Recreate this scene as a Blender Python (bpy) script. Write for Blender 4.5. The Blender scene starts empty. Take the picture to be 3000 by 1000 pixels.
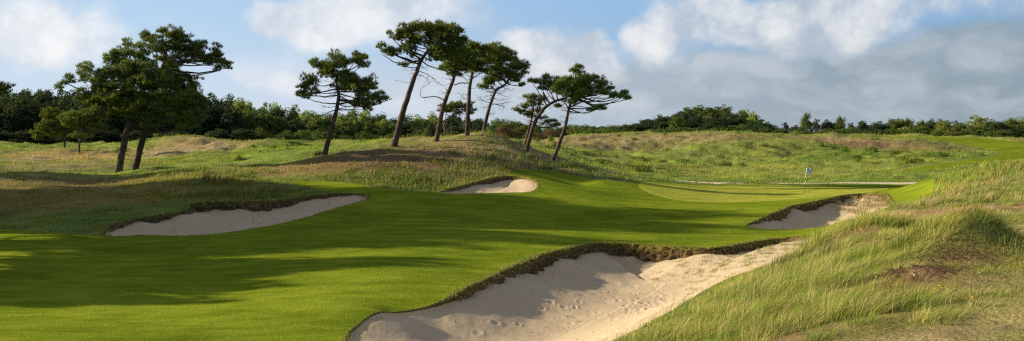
import bpy, math, random
import numpy as np
random.seed(7)
rng = np.random.default_rng(7)
SC = bpy.context.scene
COL = SC.collection

# ---------------------------------------------------------------- camera, sky, sun, exposure
F = 2917.0            # focal length in pixels of the 3000 px wide photograph
VH = 400.0            # horizon row
CZ = 6.0              # camera height
cam_d = bpy.data.cameras.new('camera')
cam_d.sensor_width = 36.0
cam_d.lens = 36.0 * F / 3000.0
cam_d.shift_y = -(500.0 - VH) / 3000.0
cam_d.clip_start = 0.1
cam_d.clip_end = 20000
cam = bpy.data.objects.new('camera', cam_d)
cam.location = (0, 0, CZ)
cam.rotation_euler = (math.radians(90), 0, 0)
COL.objects.link(cam)
SC.camera = cam

SUN_EL = math.radians(18.0)
SUN_AZ = math.radians(-84.0)      # compass angle from +Y towards +X : sun at the left
sun_d = bpy.data.lights.new('sun', 'SUN')
sun_d.energy = 5.0
sun_d.angle = math.radians(0.9)
sun_d.color = (1.0, 0.82, 0.52)
sun = bpy.data.objects.new('sun', sun_d)
sd = (math.sin(SUN_AZ) * math.cos(SUN_EL), math.cos(SUN_AZ) * math.cos(SUN_EL), math.sin(SUN_EL))
from mathutils import Vector
sun.rotation_euler = Vector(sd).to_track_quat('Z', 'Y').to_euler()
sun.location = (-50, 0, 40)
COL.objects.link(sun)

SC.view_settings.view_transform = 'Standard'
SC.view_settings.look = 'None'
SC.view_settings.gamma = 1.0
SC.view_settings.exposure = 1.06
SC.render.engine = 'CYCLES'
SC.cycles.use_denoising = False
SC.cycles.pixel_filter_type = 'BLACKMAN_HARRIS'
SC.cycles.filter_width = 1.25
SC.cycles.max_bounces = 6
SC.cycles.diffuse_bounces = 3
SC.cycles.transmission_bounces = 3
SC.cycles.transparent_max_bounces = 6
SC.cycles.sample_clamp_indirect = 3.0

class NT:
    """small helper for node trees"""
    def __init__(s, tree):
        s.t = tree; s.n = tree.nodes; s.l = tree.links
    def new(s, typ, **kw):
        n = s.n.new(typ)
        for k, v in kw.items(): setattr(n, k, v)
        return n
    def put(s, sock, v):
        if v is None: return
        if isinstance(v, bpy.types.NodeSocket): s.l.new(v, sock)
        else:
            if isinstance(v, tuple) and len(v) == 3 and sock.type == 'RGBA': v = v + (1.0,)
            sock.default_value = v
    def math(s, op, a, b=None, c=None, clamp=False):
        n = s.new('ShaderNodeMath', operation=op); n.use_clamp = clamp
        s.put(n.inputs[0], a); s.put(n.inputs[1], b); s.put(n.inputs[2], c)
        return n.outputs[0]
    def vmath(s, op, a, b=None):
        n = s.new('ShaderNodeVectorMath', operation=op)
        s.put(n.inputs[0], a)
        if b is not None: s.put(n.inputs[1], b)
        return n.outputs['Value'] if op in ('DOT_PRODUCT', 'LENGTH') else n.outputs['Vector']
    def mix(s, f, a, b, blend='MIX'):
        n = s.new('ShaderNodeMix', data_type='RGBA', blend_type=blend)
        s.put(n.inputs['Factor'], f); s.put(n.inputs[6], a); s.put(n.inputs[7], b)
        return n.outputs[2]
    def noise(s, vec, scale, detail=4, rough=0.55, lac=2.0, dist=0.0):
        n = s.new('ShaderNodeTexNoise')
        s.put(n.inputs['Vector'], vec)
        n.inputs['Scale'].default_value = scale; n.inputs['Detail'].default_value = detail
        n.inputs['Roughness'].default_value = rough; n.inputs['Lacunarity'].default_value = lac
        n.inputs['Distortion'].default_value = dist
        return n
    def smooth(s, v, a, b, o0=0.0, o1=1.0):
        n = s.new('ShaderNodeMapRange', interpolation_type='SMOOTHSTEP')
        s.put(n.inputs['Value'], v)
        n.inputs['From Min'].default_value = a; n.inputs['From Max'].default_value = b
        n.inputs['To Min'].default_value = o0; n.inputs['To Max'].default_value = o1
        return n.outputs[0]

# ---- world: Nishita sky with cloud banks laid out by direction
W = bpy.data.worlds.new("World"); SC.world = W; W.use_nodes = True
w = NT(W.node_tree); W.node_tree.nodes.clear()
SKY_STRENGTH = 0.06
sky = w.new('ShaderNodeTexSky', sky_type='NISHITA')
sky.sun_disc = False; sky.sun_elevation = SUN_EL; sky.sun_rotation = SUN_AZ
sky.air_density = 1.0; sky.dust_density = 1.2; sky.ozone_density = 2.5; sky.altitude = 0
tc = w.new('ShaderNodeTexCoord')
sep = w.new('ShaderNodeSeparateXYZ'); w.put(sep.inputs[0], tc.outputs['Generated'])
az = w.math('ARCTAN2', sep.outputs[0], sep.outputs[1])
el = w.math('ARCSINE', sep.outputs[2])
cmb = w.new('ShaderNodeCombineXYZ')
w.put(cmb.inputs[0], w.math('MULTIPLY', az, 2.917)); w.put(cmb.inputs[1], w.math('MULTIPLY', el, 2.917))
base_vec = cmb.outputs[0]                     # units: 1000 photo pixels of arc
n1 = w.noise(base_vec, 2.6, 5, 0.55)
n2 = w.noise(base_vec, 9.0, 4, 0.5)
d1 = w.vmath('SUBTRACT', n1.outputs['Color'], (0.5, 0.5, 0.5))
d2 = w.vmath('SUBTRACT', n2.outputs['Color'], (0.5, 0.5, 0.5))
wv = w.vmath('ADD', base_vec, w.vmath('MULTIPLY', d1, (0.34, 0.20, 0)))
wv = w.vmath('ADD', wv, w.vmath('MULTIPLY', d2, (0.07, 0.05, 0)))
def blobs(lst, vec):
    tot = None
    for (u, v, ru, rv, a) in lst:
        azc = math.atan((u - 1500) / F) * 2.917
        elc = math.atan((VH - v) / F * math.cos(math.atan((u - 1500) / F))) * 2.917
        q = w.vmath('SUBTRACT', vec, (azc, elc, 0))
        q = w.vmath('MULTIPLY', q, (1000.0 / ru, 1000.0 / rv, 0))
        r2 = w.vmath('DOT_PRODUCT', q, q)
        g = w.math('SUBTRACT', 1.0, r2)
        g = w.math('MAXIMUM', g, 0.0)
        g = w.math('MULTIPLY', g, a)
        tot = g if tot is None else w.math('ADD', tot, g)
    return tot
white = [(120, 70, 230, 120, 1.0), (30, 140, 160, 90, .5), (900, 70, 210, 90, .9), (1120, 30, 330, 120, 1.0), (780, 50, 90, 60, .6),
         (1500, 120, 100, 60, .9), (1640, 160, 170, 100, 1.0), (1740, 180, 110, 90, .8), (1930, 120, 120, 90, 1.1),
         (2090, 70, 130, 90, .9), (2020, 0, 170, 70, .7), (2350, 80, 240, 100, 1.2), (2480, 20, 300, 100, 1.0), (2290, 130, 100, 60, .7),
         (820, 250, 110, 50, .5), (800, 200, 220, 60, .35), (2900, 10, 200, 60, .6), (-500, 100, 500, 160, 1), (3600, 60, 500, 160, 1),
         (2200, 60, 120, 80, .5)]
grey = [(2350, 240, 800, 120, .95), (2680, 150, 330, 90, .8), (1800, 280, 700, 120, .8),
        (2500, 320, 1200, 120, 1.1), (3600, 200, 900, 220, 1.3), (1300, 70, 260, 90, .5), (1250, 250, 700, 130, .55)]
sw = blobs(white, wv); sg = blobs(grey, wv)
nn = w.noise(base_vec, 5.5, 8, 0.6).outputs['Fac']
nlow = w.noise(w.vmath('MULTIPLY', base_vec, (1.0, 2.2, 1)), 1.6, 4, 0.5).outputs['Fac']
nmid = w.noise(w.vmath('MULTIPLY', wv, (1.0, 2.4, 1)), 3.2, 5, 0.55).outputs['Fac']
fw = w.math('ADD', sw, w.math('MULTIPLY', w.math('SUBTRACT', nn, 0.5), 0.9))
fw = w.smooth(fw, 0.02, 1.05)
fg = w.math('ADD', sg, w.math('MULTIPLY', w.math('SUBTRACT', nlow, 0.5), 1.3))
fg = w.smooth(fg, 0.05, 1.0)
K = 1.0 / SKY_STRENGTH
def kc(r, g, b, m=1.0): return (r * K * m, g * K * m, b * K * m, 1)
EXPK = 0.54
# horizon haze band
hz = w.smooth(el, 0.0, 0.15, 1.0, 0.0)
azs = w.smooth(az, -0.40, 0.45)
hcol = w.mix(azs, kc(.60, .68, .80, EXPK), kc(.28, .36, .42, EXPK))
topc = w.mix(0.72, sky.outputs['Color'], w.mix(azs, kc(.42, .62, .86, EXPK), kc(.20, .42, .74, EXPK)))
skyc = w.mix(w.math('MULTIPLY', hz, 0.8), topc, hcol)
gcol = w.mix(azs, kc(.60, .67, .76, EXPK), kc(.25, .315, .36, EXPK))
gcol = w.mix(w.smooth(nmid, .38, .66, 0, .9), gcol, w.mix(azs, kc(.74, .77, .84, EXPK), kc(.44, .485, .52, EXPK)))
skyc = w.mix(w.math('MULTIPLY', fg, 0.85), skyc, gcol)
wcol = w.mix(w.smooth(nn, .35, .68), w.mix(azs, kc(.60, .64, .70, EXPK), kc(.40, .45, .52, EXPK)), w.mix(azs, kc(.90, .88, .86, EXPK), kc(.84, .82, .79, EXPK)))
skyc = w.mix(w.math('MULTIPLY', fw, 0.80), skyc, wcol)
# unseen overhead sky toned darker and greyer to hold down the ambient fill
up = w.smooth(el, .22, .75)
skyc = w.mix(up, skyc, kc(.27, .26, .245, EXPK))
bg = w.new('ShaderNodeBackground'); w.put(bg.inputs[0], skyc); bg.inputs[1].default_value = SKY_STRENGTH
wo = w.new('ShaderNodeOutputWorld'); w.l.new(bg.outputs[0], wo.inputs[0])

# ---------------------------------------------------------------- noise and helpers
def _hash(ix, iy, seed):
    h = (ix.astype(np.int64) * 374761393 + iy.astype(np.int64) * 668265263 + seed * 1442695041) & 0xffffffff
    h = ((h ^ (h >> 13)) * 1274126177) & 0xffffffff
    h = (h ^ (h >> 16)) & 0xffffffff
    return h.astype(np.float64) / 4294967295.0
def vnoise(x, y, seed=0):
    x = np.asarray(x, float); y = np.asarray(y, float)
    ix = np.floor(x); iy = np.floor(y); fx = x - ix; fy = y - iy
    fx = fx * fx * (3 - 2 * fx); fy = fy * fy * (3 - 2 * fy)
    ix = ix.astype(np.int64); iy = iy.astype(np.int64)
    a = _hash(ix, iy, seed); b = _hash(ix + 1, iy, seed); c = _hash(ix, iy + 1, seed); d = _hash(ix + 1, iy + 1, seed)
    return (a * (1 - fx) + b * fx) * (1 - fy) + (c * (1 - fx) + d * fx) * fy - 0.5
def fbm(x, y, scale, octaves=3, seed=0, gain=0.5):
    x = np.asarray(x) / scale; y = np.asarray(y) / scale
    o = 0; a = 1
    for k in range(octaves):
        o = o + a * vnoise(x + 17.3 * k, y - 9.1 * k, seed + k); x = x * 2.03; y = y * 2.03; a *= gain
    return o
def sstep(a, b, x):
    t = np.clip((x - a) / (b - a), 0, 1); return t * t * (3 - 2 * t)

def tag(o, label=None, cat=None, group=None, kind=None):
    if label: o['label'] = label
    if cat: o['category'] = cat
    if group: o['group'] = group
    if kind: o['kind'] = kind
    return o
def empty(name, loc, label, cat, group=None):
    o = bpy.data.objects.new(name, None); COL.objects.link(o); o.location = loc; o.empty_display_size = .2
    return tag(o, label, cat, group)

def mesh_obj(name, V, faces, mat, parent=None, smooth=False, col=None, mats=None, matidx=None):
    """faces: list of (n x k) index arrays"""
    V = np.ascontiguousarray(V, dtype=np.float32)
    me = bpy.data.meshes.new(name)
    me.vertices.add(len(V)); me.vertices.foreach_set('co', V.ravel())
    loops = np.concatenate([f.ravel() for f in faces]).astype(np.int32)
    tot = np.concatenate([np.full(len(f), f.shape[1], np.int32) for f in faces])
    start = np.concatenate([[0], np.cumsum(tot)[:-1]]).astype(np.int32)
    me.loops.add(len(loops)); me.loops.foreach_set('vertex_index', loops)
    me.polygons.add(len(tot)); me.polygons.foreach_set('loop_start', start); me.polygons.foreach_set('loop_total', tot)
    if matidx is not None: me.polygons.foreach_set('material_index', np.asarray(matidx, np.int32))
    me.update(calc_edges=True)
    if smooth: me.polygons.foreach_set('use_smooth', np.ones(len(tot), bool))
    else: me.polygons.foreach_set('use_smooth', np.zeros(len(tot), bool))
    if col is not None:
        at = me.color_attributes.new('Col', 'FLOAT_COLOR', 'POINT')
        c4 = np.ones((len(V), 4), np.float32); c4[:, :3] = col
        at.data.foreach_set('color', c4.ravel())
    for m in (mats or [mat]): me.materials.append(m)
    o = bpy.data.objects.new(name, me); COL.objects.link(o)
    if parent is not None: o.parent = parent
    return o

def PX(u, v, d):
    return ((u - 1500.0) / F * d, float(d), CZ - (v - VH) / F * d)

# ---------------------------------------------------------------- terrain control points (u, v, distance)
CTRL = [
 (-1000,1000,24),(-1000,700,46),(-1000,560,66),(-1000,480,95),(-1000,430,220),
 (0,1000,23),(0,850,31),(0,700,45),(0,672,50),(0,600,62),(0,560,67),(0,520,76),(0,480,97),(0,440,150),(0,432,180),
 (200,1000,23),(200,700,45),(200,640,54),(200,560,68),(200,500,88),(200,460,115),(200,432,170),
 (350,1000,23),(350,850,31),(350,600,60),(350,560,69),(350,505,87),(350,470,110),(350,432,170),
 (310,695,46.5),(420,690,47),(560,697,46),(700,682,47),(900,640,52),(1000,610,56),(1070,590,59),
 (320,665,50),(420,640,54),(540,612,58),(560,600,59),(700,590,60),(850,585,61),(960,570,62.5),(1060,572,62),
 (600,540,68),(600,490,80),(620,482,84),(600,468,105),(600,450,130),(600,426,170),(750,445,130),
 (700,1000,23),(700,850,31),(700,760,38),(800,560,66),(800,520,74),(800,480,88),(800,430,170),
 (945,450,88),(950,520,74),(950,490,80),(950,434,115),(950,427,160),(1050,540,69),(1000,470,84),
 (1150,430,90),(1350,413,96),(1400,410,97),(1270,425,92),(1150,480,81),(1110,552,66),(1350,480,83),(1300,540,72),(1450,405,99),
 (1150,424,125),(1350,422,125),(1300,425,170),(1500,424,101),(1500,435,125),(1500,470,88),
 (1540,445,104),(1620,466,95),(1600,480,91),(1700,515,86),(1760,530,84),(1650,440,140),
 (1290,566,66),(1400,568,65.5),(1500,566,66),(1565,560,67.5),(1575,540,71),(1540,522,74),(1480,520,75),(1400,535,72),(1330,552,69),
 (1100,562,63),(1200,600,58),(1200,700,43.5),(1200,800,33),(1100,900,26.5),(1000,1000,22.5),
 (1500,620,58),(1500,700,44),(1700,620,59),(1700,680,48),(1900,620,61),(1900,680,49.5),(2100,620,61),
 (1020,995,22.5),(1060,945,25),(1150,915,26.8),(1280,886,28.5),(1400,828,32),(1500,785,35.5),(1600,748,39),(1680,724,41.5),(1750,712,43),(1850,713,43),
 (1950,722,42),(2050,728,41),(2130,722,41),(2230,702,43),
 (2440,705,38),(2250,795,29.8),(2150,805,28.5),(2050,860,25),(1960,915,21.5),(1870,965,19),(1760,1020,17),
 (1600,1150,15),(1300,1250,15),(1000,1250,16),(500,1200,17),
 (2000,541,92),(2350,567,84),(1700,545,84),(1900,560,80),(1900,590,70),(2150,590,73),(2400,552,88),(2600,552,86),(2690,542,92),(2200,540,94),
 (2000,533,101),(2350,536,101),(2680,538,101),(2000,520,112),(2400,520,114),(2650,520,108),
 (2000,480,150),(2000,450,180),(2150,402,192),(2080,400,195),(2250,425,185),(1700,440,160),(1700,407,200),(1550,425,190),(1850,397,225),(2000,420,190),
 (1800,470,140),(2300,470,155),(2300,400,205),
 (2400,396,210),(2400,422,190),(2450,450,170),(2600,404,200),(2700,404,196),(2750,402,200),(2850,405,198),(3000,419,182),(3200,435,170),
 (2700,440,172),(2850,440,170),(2700,462,150),(2900,470,140),(3000,465,145),(2720,500,120),(2550,490,135),(2900,440,165),
 (2850,494,62),(3000,475,60),(2920,482,61),(2780,515,64),(2700,532,68),(2650,560,74),(2600,560,74),(2750,560,58),
 (2850,560,51),(3000,560,47),(2720,590,50),(2850,600,43),(3000,600,39),(2640,602,52),
 (2190,654,53.5),(2250,630,57),(2320,605,61),(2400,588,64),(2500,570,67),(2590,566,67),(2650,578,62),
 (2220,667,52),(2330,668,51.5),(2430,660,51),(2520,640,51),(2620,620,52),
 (2480,652,40),(2530,634,41),(2365,692,42),(2310,694,43.5),(2375,712,38),(2330,755,33),(2410,690,41.5),(2600,640,38),(2750,645,33),(2900,640,32),(3100,640,31),
 (2500,690,27),(2500,740,24.5),(2350,800,24),(2200,900,18.5),(2100,1000,15.8),(2600,720,23.5),(2600,800,18.5),(2450,830,19),
 (2780,706,22.5),(2850,716,22),(2850,770,19),(2700,790,18.5),(2950,720,25),(3000,700,25),(2950,790,17.5),(2600,900,15),(3000,900,13.6),(2600,1000,12.5),(3000,1000,11.6),(2800,870,15),
 (3200,800,17),(3600,900,13),(3600,600,36),(3600,480,60),(3600,440,170),
]
def qparam(X, Y):
    r = np.hypot(X, Y) + 1e-6
    th = np.arctan2(X, Y)
    lim = 0.66
    th = np.where(np.abs(th) > 0.5, np.sign(th) * (0.5 + (lim - 0.5) * np.tanh((np.abs(th) - 0.5) / (lim - 0.5))), th)
    q = np.tan(th)
    y = np.clip(r * np.cos(th), 9.0, 260.0)
    return q * 4.0, np.log(y) * 3.0
C = np.array(CTRL, float)
cx = (C[:, 0] - 1500) / F * C[:, 2]; cy = C[:, 2]; cz = CZ - (C[:, 1] - VH) / F * C[:, 2]
far = []
for u in range(-1000, 3801, 300):
    far.append(((u - 1500) / F * 260, 260.0, CZ - 2.2))
far = np.array(far)
cx = np.concatenate([cx, far[:, 0]]); cy = np.concatenate([cy, far[:, 1]]); cz = np.concatenate([cz, far[:, 2]])
pa, pb = qparam(cx, cy)
def _k(r2): return 0.5 * r2 * np.log(r2 + 1e-12)
def _fit():
    n = len(pa)
    r2 = (pa[:, None] - pa[None]) ** 2 + (pb[:, None] - pb[None]) ** 2
    A = np.zeros((n + 3, n + 3)); A[:n, :n] = _k(r2) + np.eye(n) * 0.004
    P = np.stack([np.ones(n), pa, pb], 1); A[:n, n:] = P; A[n:, :n] = P.T
    return np.linalg.solve(A, np.concatenate([cz, np.zeros(3)]))
WT = _fit()
def base_z(X, Y):
    X = np.asarray(X, float); Y = np.asarray(Y, float)
    sh = X.shape; a, b = qparam(X.ravel(), Y.ravel())
    out = np.empty(len(a)); n = len(pa)
    for s in range(0, len(a), 60000):
        e = min(s + 60000, len(a))
        r2 = (a[s:e, None] - pa[None]) ** 2 + (b[s:e, None] - pb[None]) ** 2
        out[s:e] = _k(r2) @ WT[:n] + WT[n] + WT[n + 1] * a[s:e] + WT[n + 2] * b[s:e]
    x = X.ravel(); y = Y.ravel()
    return out.reshape(sh)

def hit(u, v, dmin=8.0, dmax=250.0):
    """where the sight line of a photo point first meets the smooth ground"""
    d = np.exp(np.linspace(math.log(dmin), math.log(dmax), 900))
    X = (u - 1500) / F * d; Z = CZ - (v - VH) / F * d
    g = base_z(X, d)
    k = np.nonzero(g >= Z)[0]
    i = k[0] if len(k) else len(d) - 1
    return X[i], d[i]

def catmull(P, n=8):
    P = np.asarray(P, float); m = len(P); out = []
    for i in range(m):
        p0, p1, p2, p3 = P[i - 1], P[i], P[(i + 1) % m], P[(i + 2) % m]
        for k in range(n):
            t = k / n
            out.append(0.5 * ((2 * p1) + (-p0 + p2) * t + (2 * p0 - 5 * p1 + 4 * p2 - p3) * t * t + (-p0 + 3 * p1 - 3 * p2 + p3) * t ** 3))
    return np.array(out)

# bunkers: rim given as (u, v, distance, height of the cut turf face)
BUNK = {
 'A': [(310,695,46.5,.10),(420,692,46.6,.04),(560,697,46,.03),(700,682,47,.03),(900,640,52,.03),(1000,610,56,.03),(1070,590,59,.08),
       (1060,572,62,.20),(960,568,62.5,.32),(850,580,61,.5),(780,590,60,.8),(700,598,59.5,1.0),(620,600,59.5,.9),(555,606,59,.75),(540,622,57,.5),(420,640,54,.45),(330,658,51,.4)],
 'B': [(1290,566,66,.06),(1400,568.5,65.5,.03),(1500,567,66,.03),(1560,562,67,.05),(1574,542,71,.15),(1545,524,74,.25),(1480,521,75,.35),(1400,533,72,.45),(1330,550,69,.3)],
 'C': [(2190,654,53.5,.12),(2230,666,52,.04),(2330,668,51.5,.03),(2430,660,51,.03),(2520,640,51,.03),(2620,620,52,.03),
       (2610,586,62,.35),(2560,567,67,.55),(2490,568,67.5,.6),(2400,586,64,.6),(2320,603,61,.55),(2250,630,57,.45)],
 'D': [(1020,1000,22.4,.10),(1060,945,25,.06),(1150,915,26.8,.05),(1280,886,28.5,.12),(1400,828,32,.42),(1500,785,35.5,.45),(1600,748,39,.5),(1680,724,41.5,.50),(1750,711,43,.60),(1850,712,43,.70),
       (1950,722,42,.7),(2050,728,41,.45),(2130,722,41,.4),(2230,702,43,.35),(2310,694,43.5,.28),(2365,692,42,.16),
       (2375,712,38,.05),(2330,755,33,.04),(2250,795,29.8,.04),(2150,828,27.3,.04),(2050,860,25,.05),(1960,915,21.5,.06),(1870,965,19,.06),(1760,1020,17,.06),
       (1600,1150,15,.06),(1300,1250,14.5,.08),(1080,1150,17,.10)],
}
DEPTH = {'A': (.50, 2.6), 'B': (.40, 2.2), 'C': (.85, 2.8), 'D': (.85, 4.0)}
BP = {}; BH = {}
for k, L in BUNK.items():
    L = np.array(L, float)
    P = np.stack([(L[:, 0] - 1500) / F * L[:, 2], L[:, 2], L[:, 3]], 1)
    P = catmull(P, 10)
    t = np.arange(len(P))
    BP[k] = P[:, :2].copy(); BH[k] = np.clip(P[:, 2] * {'A': .55, 'B': .55, 'C': .55, 'D': .66}[k] * (1 + 1.1 * fbm(P[:, 0] * 1.0, P[:, 1], 1.9, 3, 91) * sstep(.1, .4, P[:, 2])), 0.02, 2)
    # small natural wobble of the rim
    nrm = np.roll(BP[k], -1, 0) - np.roll(BP[k], 1, 0); nrm /= np.linalg.norm(nrm, axis=1)[:, None] + 1e-9
    wob = fbm(BP[k][:, 0], BP[k][:, 1], 1.6, 3, 40) * 0.30 * sstep(.05, .4, BH[k])
    BP[k] += np.stack([nrm[:, 1], -nrm[:, 0]], 1) * wob[:, None]

def hits(L): return np.array([hit(*p) if len(p) == 2 else ((p[0] - 1500) / F * p[2], p[2]) for p in L])
fair = hits([(-900,690,46),(-400,682,48.5),(0,676),(100,680),(250,694),(300,694,46.6),(420,672,50),(700,660,50),(1000,590,59),(950,560),(850,537),(890,532),(960,534),(1054,541),(1110,552),(1184,558),
      (1262,563),(1330,560,67),(1450,545,70),(1480,516,75.5),(1500,503),(1560,502),(1620,508),(1700,520),(1760,530),(1850,535),(2000,538),(2300,541),(2500,542),(2680,541,96),(2725,545,76),(2735,575,60),(2700,592,54),
      (2600,600,58),(2450,640,54),(2440,668,49),(2430,676,44.5),(2300,700,40),(1900,780,36),(1500,900,27),(1080,1100,19),(900,1300,15),(400,1300,15),(-900,1300,15)])
green = hits([(1870,556,83),(1900,547,88),(2000,541.5,92),(2200,541,94),(2400,544.5,92),(2560,549,89),(2600,556,84),(2480,568,77),(2380,580,74),(2250,590,72),(2100,592,72),(1980,586,74),(1900,572,79)])
path = hits([(1975,531.0,103),(2100,530.5,103),(2300,532.5,103),(2500,535,103),(2700,537.5,103),(2900,540,103),(2900,546,99.5),(2700,542.5,99.5),(2500,540,99.3),(2300,537.5,99.3),(2100,535.5,99.3),(1975,534.5,99.8)])
fair2 = np.array([PX(*p)[:2] for p in [(2520,402,205),(2650,400,203),(2750,399,203),(2850,402,202),(3000,416,187),(3300,435,175),(3300,480,138),(3000,477,138),(2880,482,134),(2720,500,121),(2640,508,116),(2680,492,128),(2850,472,141),(2925,457,152),(2905,440,165),(2800,420,184),(2650,411,194)]])
POLY = {'fair': catmull(fair, 4), 'green': catmull(green, 6), 'path': path, 'fair2': catmull(fair2, 5)}
for k in BP: POLY[k] = BP[k]

def inside(P, X, Y):
    sh = X.shape; X = X.ravel(); Y = Y.ravel(); res = np.zeros(len(X), bool)
    lo = P.min(0); hi = P.max(0)
    m = np.nonzero((X >= lo[0]) & (X <= hi[0]) & (Y >= lo[1]) & (Y <= hi[1]))[0]
    if len(m):
        x = X[m]; y = Y[m]; c = np.zeros(len(m), bool)
        for i in range(len(P)):
            x1, y1 = P[i - 1]; x2, y2 = P[i]
            if y1 == y2: continue
            cr = ((y1 > y) != (y2 > y))
            c ^= cr & (x < (x2 - x1) * (y - y1) / (y2 - y1) + x1)
        res[m] = c
    return res.reshape(sh)
def edge_dist(P, X, Y, val=None, pad=None):
    """distance to outline; also value interpolated along it. Only near points are evaluated when pad is given"""
    sh = X.shape; X = X.ravel(); Y = Y.ravel(); D = np.full(len(X), 1e3); Vv = np.zeros(len(X))
    lo = P.min(0); hi = P.max(0); pd = 5.0 if pad is None else pad
    m = np.nonzero((X >= lo[0] - pd) & (X <= hi[0] + pd) & (Y >= lo[1] - pd) & (Y <= hi[1] + pd))[0]
    if len(m):
        x = X[m]; y = Y[m]; d = np.full(len(m), 1e6); vv = np.zeros(len(m))
        for i in range(len(P)):
            ax, ay = P[i - 1]; bx, by = P[i]; ex, ey = bx - ax, by - ay; L2 = ex * ex + ey * ey + 1e-12
            t = np.clip(((x - ax) * ex + (y - ay) * ey) / L2, 0, 1)
            dd = (x - ax - t * ex) ** 2 + (y - ay - t * ey) ** 2
            b = dd < d; d[b] = dd[b]
            if val is not None: vv[b] = val[i - 1] * (1 - t[b]) + val[i] * t[b]
        D[m] = np.sqrt(d); Vv[m] = vv
    return D.reshape(sh), Vv.reshape(sh)

# ---- colour patches of the rough ground, some with mound-front shade painted in: (u, v, half width m, half depth m, colour, strength)
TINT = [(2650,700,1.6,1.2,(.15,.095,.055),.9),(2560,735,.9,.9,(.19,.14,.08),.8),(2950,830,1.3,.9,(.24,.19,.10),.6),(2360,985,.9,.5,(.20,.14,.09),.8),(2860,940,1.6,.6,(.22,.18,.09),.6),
 (1350,530,8,7,(.07,.105,.022),.85),(1500,485,7,6,(.095,.135,.03),.7),(1200,550,6,5,(.085,.12,.025),.7),(600,560,6,4,(.17,.15,.035),.6),(300,580,8,5,(.19,.17,.04),.8),(400,530,8,5,(.19,.16,.04),.7),(80,590,8,6,(.20,.17,.045),.8),  # leading dark greens: grass colour plus painted shade of the mound front
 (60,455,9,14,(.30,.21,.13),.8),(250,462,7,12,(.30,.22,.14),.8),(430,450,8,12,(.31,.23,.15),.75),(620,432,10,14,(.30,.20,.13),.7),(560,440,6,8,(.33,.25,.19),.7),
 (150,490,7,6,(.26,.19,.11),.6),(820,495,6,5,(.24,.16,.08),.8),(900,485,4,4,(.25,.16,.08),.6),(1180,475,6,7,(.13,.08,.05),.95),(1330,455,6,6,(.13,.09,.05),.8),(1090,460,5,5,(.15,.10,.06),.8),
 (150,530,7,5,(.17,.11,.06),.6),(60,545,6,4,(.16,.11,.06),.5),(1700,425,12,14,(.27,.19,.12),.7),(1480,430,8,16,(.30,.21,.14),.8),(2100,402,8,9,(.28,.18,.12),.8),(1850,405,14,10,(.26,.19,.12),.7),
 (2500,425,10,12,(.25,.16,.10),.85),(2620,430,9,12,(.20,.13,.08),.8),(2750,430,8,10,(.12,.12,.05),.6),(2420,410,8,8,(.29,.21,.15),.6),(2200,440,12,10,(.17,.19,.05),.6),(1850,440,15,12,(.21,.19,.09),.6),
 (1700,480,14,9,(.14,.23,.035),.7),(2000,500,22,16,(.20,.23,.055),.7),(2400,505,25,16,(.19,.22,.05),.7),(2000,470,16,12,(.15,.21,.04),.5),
 (2780,560,5,4,(.20,.20,.06),.5),(2900,530,5,3,(.22,.17,.09),.55),(2850,612,8,1.8,(.34,.22,.14),.8),(2700,615,3,2,(.36,.25,.17),.7),(2960,610,4,3,(.32,.2,.13),.7),
 (2960,690,2.6,3,(.34,.26,.15),.9),(2900,850,2.5,3,(.21,.20,.07),.5),(2660,815,1.0,1.2,(.16,.10,.06),.9),(2800,765,.8,1.0,(.15,.09,.05),.85),(2700,985,2.0,.8,(.26,.19,.13),.8),(2950,950,2,1.2,(.22,.2,.08),.5),
 (2640,690,1.6,2,(.17,.11,.06),.7),(2430,690,2.0,3,(.42,.32,.20),.6),(2600,600,2,2,(.20,.14,.09),.8),(2380,980,2,1,(.20,.14,.08),.6),(2560,770,1.6,1.5,(.12,.18,.03),.6)]
TW = []
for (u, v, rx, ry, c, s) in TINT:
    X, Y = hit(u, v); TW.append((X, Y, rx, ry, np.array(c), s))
BASEC = np.array((.140, .188, .030))
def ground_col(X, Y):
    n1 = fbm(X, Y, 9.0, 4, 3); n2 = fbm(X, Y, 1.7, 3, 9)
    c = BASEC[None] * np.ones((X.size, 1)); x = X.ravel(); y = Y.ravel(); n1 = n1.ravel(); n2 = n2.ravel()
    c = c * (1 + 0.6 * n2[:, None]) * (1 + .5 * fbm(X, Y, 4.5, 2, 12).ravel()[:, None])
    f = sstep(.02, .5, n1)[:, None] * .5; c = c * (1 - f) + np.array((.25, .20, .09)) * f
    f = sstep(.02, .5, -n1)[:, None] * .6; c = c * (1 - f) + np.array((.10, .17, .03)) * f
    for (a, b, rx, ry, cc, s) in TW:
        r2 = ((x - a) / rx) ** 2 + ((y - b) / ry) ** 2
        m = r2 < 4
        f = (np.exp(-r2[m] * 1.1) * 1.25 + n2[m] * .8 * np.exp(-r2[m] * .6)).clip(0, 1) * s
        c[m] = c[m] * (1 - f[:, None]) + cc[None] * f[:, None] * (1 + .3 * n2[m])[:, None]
    return c.clip(.01, .9)

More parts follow.
